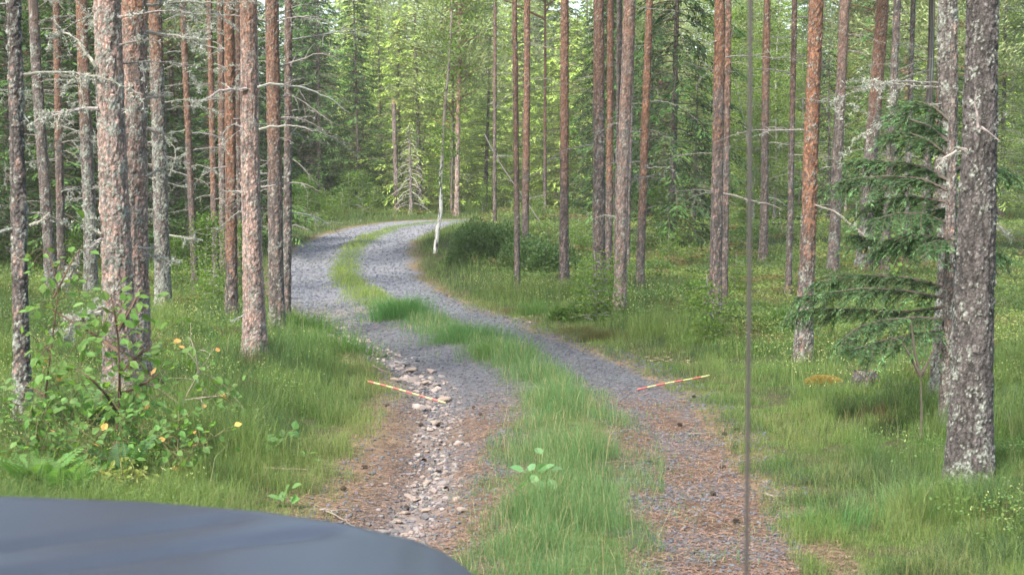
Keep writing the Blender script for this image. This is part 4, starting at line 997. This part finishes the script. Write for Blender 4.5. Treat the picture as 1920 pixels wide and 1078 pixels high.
leafy('sapling', (1690, 640), [[(1610, 560, 0), (1650, 590, 0), (1675, 620, 0), (1690, 640, 0)]][::-1] and [[(1690, 640, 0), (1688, 560, 0), (1680, 480, 0), (1672, 430, 0)], [(1688, 520, 0), (1660, 470, 0), (1635, 450, 0)], [(1684, 500, 0), (1705, 470, 0)]], [22, 10, 10], .055, lambda n: greens(n, .02, (.13, .22, .05)), 'light green leafy sapling in front of the dark slim pine on the right', 'sapling')
leafy('sapling', (1270, 470), [[(1270, 470, 0), (1274, 430, 0), (1280, 400, 0)], [(1272, 440, 0), (1300, 420, 0)]], [40, 24], .08, lambda n: greens(n, .0, (.15, .25, .06)), 'bright leafy sapling under the tall shaggy spruce', 'sapling', spread=.16)
leafy('yellow_plant', (205, 920), [[(160 + i * 16, 930, 0), (165 + i * 16 + (i % 3 - 1) * 6, 880 + (i % 2) * 12, 0)] for i in range(7)], [26] * 7, .035, lambda n: colv(n, (.24, .28, .08), .35), 'yellowish green bushy plant just above the bonnet at left', 'plant', (.3, .28, .1), .003, .04)

for k, (px, py, hh, lb) in enumerate([(95, 900, .45, 'leafy seedling above the bonnet, left of the pale fern'), (140, 860, .5, 'leafy shoot between the round leaved sapling and the curved stem sapling'), (175, 905, .35, 'low leafy seedling just left of the yellowish plant'),
        (250, 850, .4, 'green leafy seedling right of the curved dark stem'), (290, 880, .3, 'small leafy seedling right of the yellowish plant'), (330, 900, .25, 'low green herb in the grass right of the yellowish plant'),
        (60, 900, .45, 'leafy seedling in the lower left corner behind the bonnet'), (420, 800, .25, 'small herb in the middle of the left verge')]):
    s_ = pxm(G(px, py)[1]); leafy('seedling', (px, py), [[(px, py, 0), (px + R.uniform(-.1, .1) * s_, py - hh * s_ * .6, R.uniform(-.1, .1)), (px + R.uniform(-.25, .25) * s_, py - hh * s_, R.uniform(-.1, .1))] for _ in range(4)], [22] * 4, .05, lambda n: greens(n, .03, (.12, .235, .062)), lb, 'seedling', (.12, .12, .05), .003, .06)

def fern(base, n, L, label, pinna=.07, col=(.11, .23, .07), flatc=.8, name='fern'):
    B = G(*base); r = empty(name, B)
    for k in range(n):
        th = k / n * 6.28 + R.uniform(-.3, .3); P = curve((0, 0, 0), (math.cos(th) * .6, math.sin(th) * .6, 1.0), L * R.uniform(.75, 1.1), .95, 16, .02)
        a = Acc(); a.add(*tube(P, np.linspace(.003, .001, 16), 4), (.13, .16, .05))
        t_ = nz(np.gradient(P, axis=0)); sd_ = nz(np.cross(t_, np.array([0, 0, 1.]))); N = np.cross(sd_, t_)
        for sgn in (-1, 1):
            i = np.arange(3, 16); Lp = pinna * np.sin(np.linspace(.9, 3.0, 13)) + .012
            a.add(*leaves(P[i], sd_[i] * sgn + t_[i] * .35, N[i], Lp, Lp * .34, colv(13, col, .15), .02))
        a.build('frond', M_leaf, r)
    return tag(r, label, 'fern')
fern((150, 815), 9, .42, 'feathery fern below the round leaved sapling at left', .09)
fern((118, 945), 8, .34, 'pale rowan like seedling fronds at the edge of the bonnet', .075, (.15, .29, .09))
fern((230, 900), 7, .32, 'dark green fern beside the foot of the curved stem sapling', .06, (.08, .17, .06))
fern((70, 930), 7, .34, 'fern in the lower left corner above the bonnet', .075, (.13, .25, .07))

# grass tufts
def tuft(px, py, n, L, spread, col, label):
    B = G(px, py); X = R.normal(size=n) * spread; Y = R.normal(size=n) * spread * .8; a_ = np.arctan2(Y, X) + R.normal(size=n) * .6
    P = np.stack([X, Y, height(X + B[0], Y + B[1]) - B[2] - .01], 1); H = np.stack([np.cos(a_), np.sin(a_), 0 * X], 1)
    a = Acc(); a.add(*blades(P, L * R.uniform(.35, 1.15, n), np.full(n, .0022) * max(1, B[1] / 9), H, R.uniform(.2, .8, n), colv(n, col, .3)))
    o = a.build('grass_tuft', M_grass); o.location = B; tag(o, label, 'grass tuft')
tuft(752, 596, 1700, .42, .22, (.085, .20, .06), 'tall dark green grass tuft between the ruts below the bend')
tuft(1125, 640, 900, .20, .15, (.11, .105, .04), 'brownish heather clump at the right edge of the track')
tuft(1085, 625, 500, .16, .12, (.13, .12, .045), 'smaller brown heather clump left of the brownish clump by the track')
tuft(975, 588, 500, .16, .15, (.13, .10, .05), 'reddish brown heather by the far right rut')
tuft(300, 655, 900, .2, .2, (.12, .10, .05), 'small brown heather clump right of the twin pines')
tuft(1030, 560, 900, .4, .4, (.12, .17, .05), 'pale grass clump between the slim brown pine and the lone pine')
tuft(885, 640, 1500, .30, .26, (.09, .19, .06), 'green grass tuft in the centre strip above the blue gravel')
tuft(940, 670, 900, .26, .2, (.11, .2, .05), 'low grass tuft at the lower end of the blue gravel strip')
tuft(1000, 590, 500, .3, .15, (.10, .19, .05), 'grass tuft on the right verge below the slim pines')
tuft(570, 625, 1200, .4, .25, (.10, .20, .045), 'tall grass clump beside the dark pines at the left track edge')
tuft(640, 660, 1200, .3, .22, (.10, .20, .05), 'grass clump overhanging the stones on the left track edge')
tuft(1560, 990, 500, .20, .16, (.10, .21, .07), 'long green grass tuft at the lower right of the verge')
tuft(1700, 960, 600, .22, .16, (.12, .23, .09), 'pale green grass tuft near the foot of the largest pine')

# young spruce with boughs reaching left over the right verge, forked thin sapling below
def bough(root, pix, dy0, dy1, wid, n, col=(.05, .10, .042), size=.042):
    B = np.array(root.location); Y = B[1]; m_ = len(pix)
    P = resample(np.array([up_at(x, y, Y + dy0 + (dy1 - dy0) * i / (m_ - 1)) - B for i, (x, y) in enumerate(pix)]), .04, 1)
    a = Acc(); a.add(*tube(P, np.linspace(.012, .003, len(P)), 5), (.09, .07, .06)); bo = a.build('bough', M_twig, root)
    f = Acc(); t_ = nz(np.gradient(P, axis=0)); K = len(P)
    for j in range(2, K):
        u = j / K
        for sgn in (-1, 1):
            for _ in range(R.integers(1, 4)):
                sd_ = nz(np.cross(t_[j], (0, 0, 1.))) * sgn; Lw = wid * (.25 + .75 * math.sin(min(1, u * 1.15) * 2.6)) * R.uniform(.25, 1.25)
                q = curve(P[j], nz(sd_ * R.uniform(.5, 1.2) + t_[j] * .9 + (0, 0, R.uniform(-.7, .15))), Lw, R.uniform(.4, 1.6), 9, .08); k = int(24 + 150 * Lw)
                f.add(*tube(q, .002, 3), (.08, .065, .045))
                i = R.uniform(0, 7.99, k); i0 = i.astype(int); c = q[i0] + (q[i0 + 1] - q[i0]) * (i - i0)[:, None]; tt = nz(q[i0 + 1] - q[i0])
                s2 = nz(np.cross(tt, (0, 0, 1.))) * R.choice([-1, 1], k)[:, None]
                c2 = np.array(col) * (1.7 if R.uniform() < .3 else 1.)
                f.add(*dia(c, tt * .7 + s2 * R.uniform(.2, 1, (k, 1)) + R.normal(size=(k, 3)) * .25, rdir(k), size * R.uniform(.5, 1.1, k), size * .12, colv(k, c2, .3) * (1 + .9 * sst(5, 8, i))[:, None]))
    f.build('needles', M_needle, bo)
B = G(1775, 800); r = empty('young_spruce', B); Hs = 4.6
tpx = up_at(1790, 40, B[1]) - B
V, Fq, T = trunk_arrays([(0, 0, 0), (tpx[0], 0, tpx[2])], [.045, .018], B[1], .02, 9, 0, .35, .4, 3); mk('trunk', V, [Fq], M_bark, r, {'tint': T}, True)
for pix, d0, d1, wd in [([(1778, 560), (1700, 545), (1620, 540), (1560, 548), (1500, 556)], 0, .3, .30), ([(1780, 600), (1720, 595), (1660, 600), (1610, 612), (1575, 640)], 0, -.3, .28),
                        ([(1778, 575), (1690, 585), (1600, 580), (1530, 578), (1490, 585)], 0, .6, .26), ([(1780, 420), (1730, 400), (1680, 400), (1640, 412)], 0, -.2, .28),
                        ([(1782, 360), (1730, 335), (1660, 330), (1600, 335), (1575, 342)], 0, .3, .30), ([(1782, 380), (1720, 370), (1660, 372), (1620, 385)], 0, .5, .28),
                        ([(1785, 300), (1740, 262), (1700, 248), (1660, 252)], 0, .2, .26), ([(1785, 230), (1750, 200), (1720, 190), (1690, 200)], 0, .4, .24),
                        ([(1778, 620), (1720, 625), (1650, 640), (1600, 655)], 0, -.4, .26), ([(1778, 540), (1700, 520), (1600, 515), (1530, 530)], 0, .8, .26), ([(1780, 450), (1720, 440), (1650, 452), (1600, 440)], 0, .6, .26), ([(1782, 340), (1720, 310), (1650, 300), (1600, 300)], 0, .9, .26), ([(1785, 270), (1740, 235), (1680, 215)], 0, .8, .25),
                        ([(1782, 470), (1760, 450), (1735, 460)], 0, -.3, .22), ([(1790, 320), (1820, 300), (1860, 310), (1900, 330)], 0.3, .9, .25),
                        ([(1790, 480), (1830, 470), (1880, 480)], .3, 1.0, .25), ([(1790, 400), (1770, 390), (1700, 440), (1650, 470)], 0, .9, .25)]:
    bough(r, pix, d0, d1, wd, 20)
tag(r, 'young spruce spreading dark boughs left over the verge beside the largest pine', 'spruce')
leafy('bare_sapling', (1728, 835), [[(1728, 835, 0), (1728, 760, 0), (1726, 705, 0)], [(1726, 705, 0), (1700, 655, 0), (1685, 635, 0), (1660, 632, 0)], [(1727, 705, 0), (1715, 660, 0), (1708, 600, 0)], [(1727, 705, 0), (1745, 670, 0), (1755, 640, 0)]],
      [2, 5, 7, 6], .04, lambda n: greens(n, 0, (.08, .16, .05)), 'thin forked sapling with dark stem left of the largest pine', 'sapling', (.09, .075, .06), .012)

# stump and moss hummock
B = G(1622, 722); r = empty('tree_stump', B); V, Fq, T = trunk_arrays([(0, 0, 0), (0, 0, .12)], [.085, .07], B[1], .03, 9, 0, .1, 0, 8, pinks=0)
o = mk('bark', V, [Fq], M_bark, r, {'tint': T}, True); a = Acc(); th = np.arange(24) / 24 * 6.283
a.add(np.vstack([np.stack([.072 * np.cos(th), .072 * np.sin(th), .108 + .01 * np.sin(th * 3)], 1), [[0, 0, .112]]]), [np.stack([np.arange(24), (np.arange(24) + 1) % 24, np.full(24, 24)], 1)], (.12, .085, .065)); a.build('cut_top', M_stone, r)
tag(r, 'small mossy brown stump in the grass left of the thin forked sapling', 'stump')
def hummock(px, py, wpx, h_, col, label):
    B = G(px, py); w_ = wpx / pxm(B[1]) / 2; n = 3000; u = rdir(n); u[:, 2] = abs(u[:, 2]); P = u * (w_, w_, h_) * (.9 + .2 * fbm(u[:, 0] * 3, u[:, 1] * 3, u[:, 2] * 3)[:, None])
    a = Acc(); a.add(*dia(P, u + rdir(n) * .7, rdir(n), .03, .010, colv(n, col, .3)))
    V, Fc = rock_mesh(3); V = V * (w_ * .95, w_ * 1.2, h_ * 1.7); a.add(V, [Fc], np.array(col) * .6)
    o = a.build('moss_hummock', M_leaf); o.location = B; tag(o, label, 'moss')
hummock(1545, 722, 62, .045, (.30, .22, .07), 'orange brown moss hummock in front of the lichened pine foot')
hummock(1590, 505, 60, .14, (.22, .24, .06), 'yellow green mossy hummock behind the pinkish grey pine')

# ------------------------------------------------------------------ striped sticks
def stick(p0, p1, seg, rad, label, z0=.02, z1=.02, dy=0, cols=((.48, .12, .10), (.46, .44, .20)), first=0):
    rad = .0078
    A_ = G(*p0) + (0, 0, z0); B_ = G(*p1) + (0, 0, z1); n = seg * 4 + 1; P = A_ + (B_ - A_) * np.linspace(0, 1, n)[:, None]; P[:, 2] += .004 * np.sin(np.linspace(0, 5, n))
    V, Fl = tube(P - A_, rad, 10)
    Q_ = Fl[0]; band = (np.arange(len(Q_)) // 10) * seg // (n - 1)
    midx = np.r_[(band + first) % 2, np.full(10, (seg - 1 + first) % 2), np.full(10, first % 2)]
    ms = [mat('stick_red', .45, False, cols[0], .35, 60), mat('stick_yellow', .45, False, cols[1], .35, 60)]
    o = mk('marker_stick', V, Fl, ms, None, None, True, midx); o.location = A_; tag(o, label, 'marker stick')
stick((690, 737), (835, 767), 12, .0125, 'red and yellow banded stick lying over the left rut', .09, .045)
stick((1195, 735), (1330, 718), 8, .0125, 'red and yellow banded stick lying at the right edge of the right rut', .012, .06)

# ------------------------------------------------------------------ added volume: stands in for windscreen glare and pales the background
hm_ = bpy.data.materials.new('glare_veil'); hm_.use_nodes = True; hn = hm_.node_tree; hn.nodes.remove(hn.nodes['Principled BSDF'])
pv = hn.nodes.new('ShaderNodeVolumePrincipled'); pv.inputs['Color'].default_value = (1, .99, .9, 1); pv.inputs['Density'].default_value = 0.0008; pv.inputs['Anisotropy'].default_value = .2
hn.links.new(pv.outputs[0], hn.nodes['Material Output'].inputs['Volume'])
HV = [(x, y, z) for x in (-190, 190) for y in (-90, 300) for z in (-2.0, 48)]
hz_ = mk('glare_veil', HV, [[(0, 1, 3, 2), (4, 6, 7, 5), (0, 4, 5, 1), (2, 3, 7, 6), (0, 2, 6, 4), (1, 5, 7, 3)]], hm_)
stuff(hz_, 'added thin pale volume standing in for windscreen glare', 'glare_veil')

# ------------------------------------------------------------------ car (bonnet and aerial)
car = empty('car', (-.72, .4, 0))
paint = mat('paint', .38, False, (.068, .076, .098), .08, 5, spec=.5); rubber = mat('rubber', .6, False, (.03, .03, .032)); steel = mat('aerial_steel', .6, False, (.085, .072, .065), spec=.5)
EX = np.array([-2.2, -.775, -.45, -.13, .02, .13]); EYp = [925, 926, 950, 1012, 1082, 1160]
xs = np.linspace(-1.75, .14, 120)
def edge_y(x): return np.interp(x, [-1.75, -1.3, -.775, -.5, -.3, -.13, 0, .14], [2.02, 2.1, 2.1, 2.08, 2.04, 1.98, 1.84, 1.5])
def edge_z(x):
    px_ = 960 + F * x / edge_y(x); py_ = np.interp(px_, [-2000, -900, -400, 0, 260, 480, 640, 770, 830, 880, 960, 1200], [1100, 985, 945, 930, 940, 958, 981, 1010, 1034, 1070, 1150, 1360])
    return CAMZ + edge_y(x) * np.tan(-PITCH - np.arctan((py_ - 539) / F))
ez = edge_z(xs); ey = edge_y(xs)
us = np.r_[np.linspace(0, 1, 60), 1 + np.linspace(.004, .12, 14)]
V = []
for u in us:
    if u <= 1:
        y = .75 + (ey - .75) * u; z = ez - .0 + .035 * (1 - u) ** 1.2 
        yp = np.clip(u, 0, 1); cr = .010 * np.exp(-((xs + .36 - .22 * (1 - y / 2)) / .02) ** 2)
        fd = np.clip((ey - y - .015) / .05, 0, 1); z = z - fd * (.012 * np.exp(-((xs + .42 + 1.1 * (2.0 - y)) / .03) ** 2) + .012 * np.exp(-((xs + .24 + 1.0 * (2.0 - y)) / .03) ** 2))  # two grooves shaped in to stand for dark reflected streaks
    else:
        k = (u - 1) / .12; y = ey + .06 * math.sin(k * 1.5); z = ez - .22 * k ** 1.6
    V.append(np.stack([xs, y, z], 1))
V = np.array(V); nu, nx_ = V.shape[:2]
i = np.arange(nu - 1)[:, None] * nx_ + np.arange(nx_ - 1)[None]
off = np.array(car.location)
mk('bonnet', V.reshape(-1, 3) - off, [np.stack([i, i + 1, i + 1 + nx_, i + nx_], -1).reshape(-1, 4)], paint, car, None, True)
# front and wing below the bonnet: an arched skirt, wheel each side
sk = []
for k in range(12):
    q = V[-1].copy(); q[:, 2] = q[:, 2] - (q[:, 2] - .42) * k / 11; q[:, 1] += .05 * math.sin(k / 11 * 3.14) - .005; sk.append(q)
sk = np.array(sk); i = np.arange(11)[:, None] * nx_ + np.arange(nx_ - 1)[None]
mk('front_panel', sk.reshape(-1, 3) - off, [np.stack([i, i + 1, i + 1 + nx_, i + nx_], -1).reshape(-1, 4)], paint, car, None, True)
for wx in (-1.5, -.02):
    a = Acc(); th = np.linspace(0, 2 * math.pi, 33)[:-1]; ring = np.array([(-.09, .24), (-.1, .33), (-.06, .36), (.06, .36), (.1, .33), (.09, .24)])
    W_ = np.stack([np.repeat(ring[None, :, 0], 32, 0) + wx - .08, 1.45 + ring[None, :, 1] * np.cos(th)[:, None], .34 + ring[None, :, 1] * np.sin(th)[:, None]], -1)
    i = np.arange(32)[:, None] * 6 + np.arange(6)[None]; j = ((np.arange(32)[:, None] + 1) % 32) * 6 + np.arange(6)[None]; i2 = np.arange(32)[:, None] * 6 + (np.arange(6)[None] + 1) % 6; j2 = ((np.arange(32)[:, None] + 1) % 32) * 6 + (np.arange(6)[None] + 1) % 6
    a.add(W_.reshape(-1, 3) - off, [np.stack([i, i2, j2, j], -1).reshape(-1, 4)]); mkw = a.build('wheel', rubber, car, True)
# aerial
pb = up_at(1399, 1100, 1.75); pt = up_at(1407, -60, 1.80)
P = np.array([pb + (0, 0, -.06), pb, (pb + pt) / 2 + (.0015, 0, 0), pt, pt + (pt - pb) * .15]) - off
a = Acc(); a.add(*tube(resample(P, .03, 0), .0028, 10)); a.build('aerial', steel, car, True)
a = Acc(); a.add(*tube(np.array([P[0] + (0, 0, -.12), P[0] + (0, 0, .03)]), [.014, .009], 12)); a.build('aerial_base', rubber, car, True)
a = Acc(); wz = float(P[0][2] - .1); bx = np.array([(.8, .35, wz), (.98, .35, wz - .05), (.98, 1.5, wz - .1), (.8, 1.6, wz - .03), (.8, .35, .5), (1.02, .35, .5), (1.02, 1.5, .5), (.8, 1.6, .5)])
a.add(bx, [np.array([(0, 1, 2, 3), (0, 4, 5, 1), (1, 5, 6, 2), (2, 6, 7, 3)])]); a.build('wing', paint, car)
tag(car, 'dusty blue grey car whose bonnet shows at lower left and thin aerial at right', 'car')
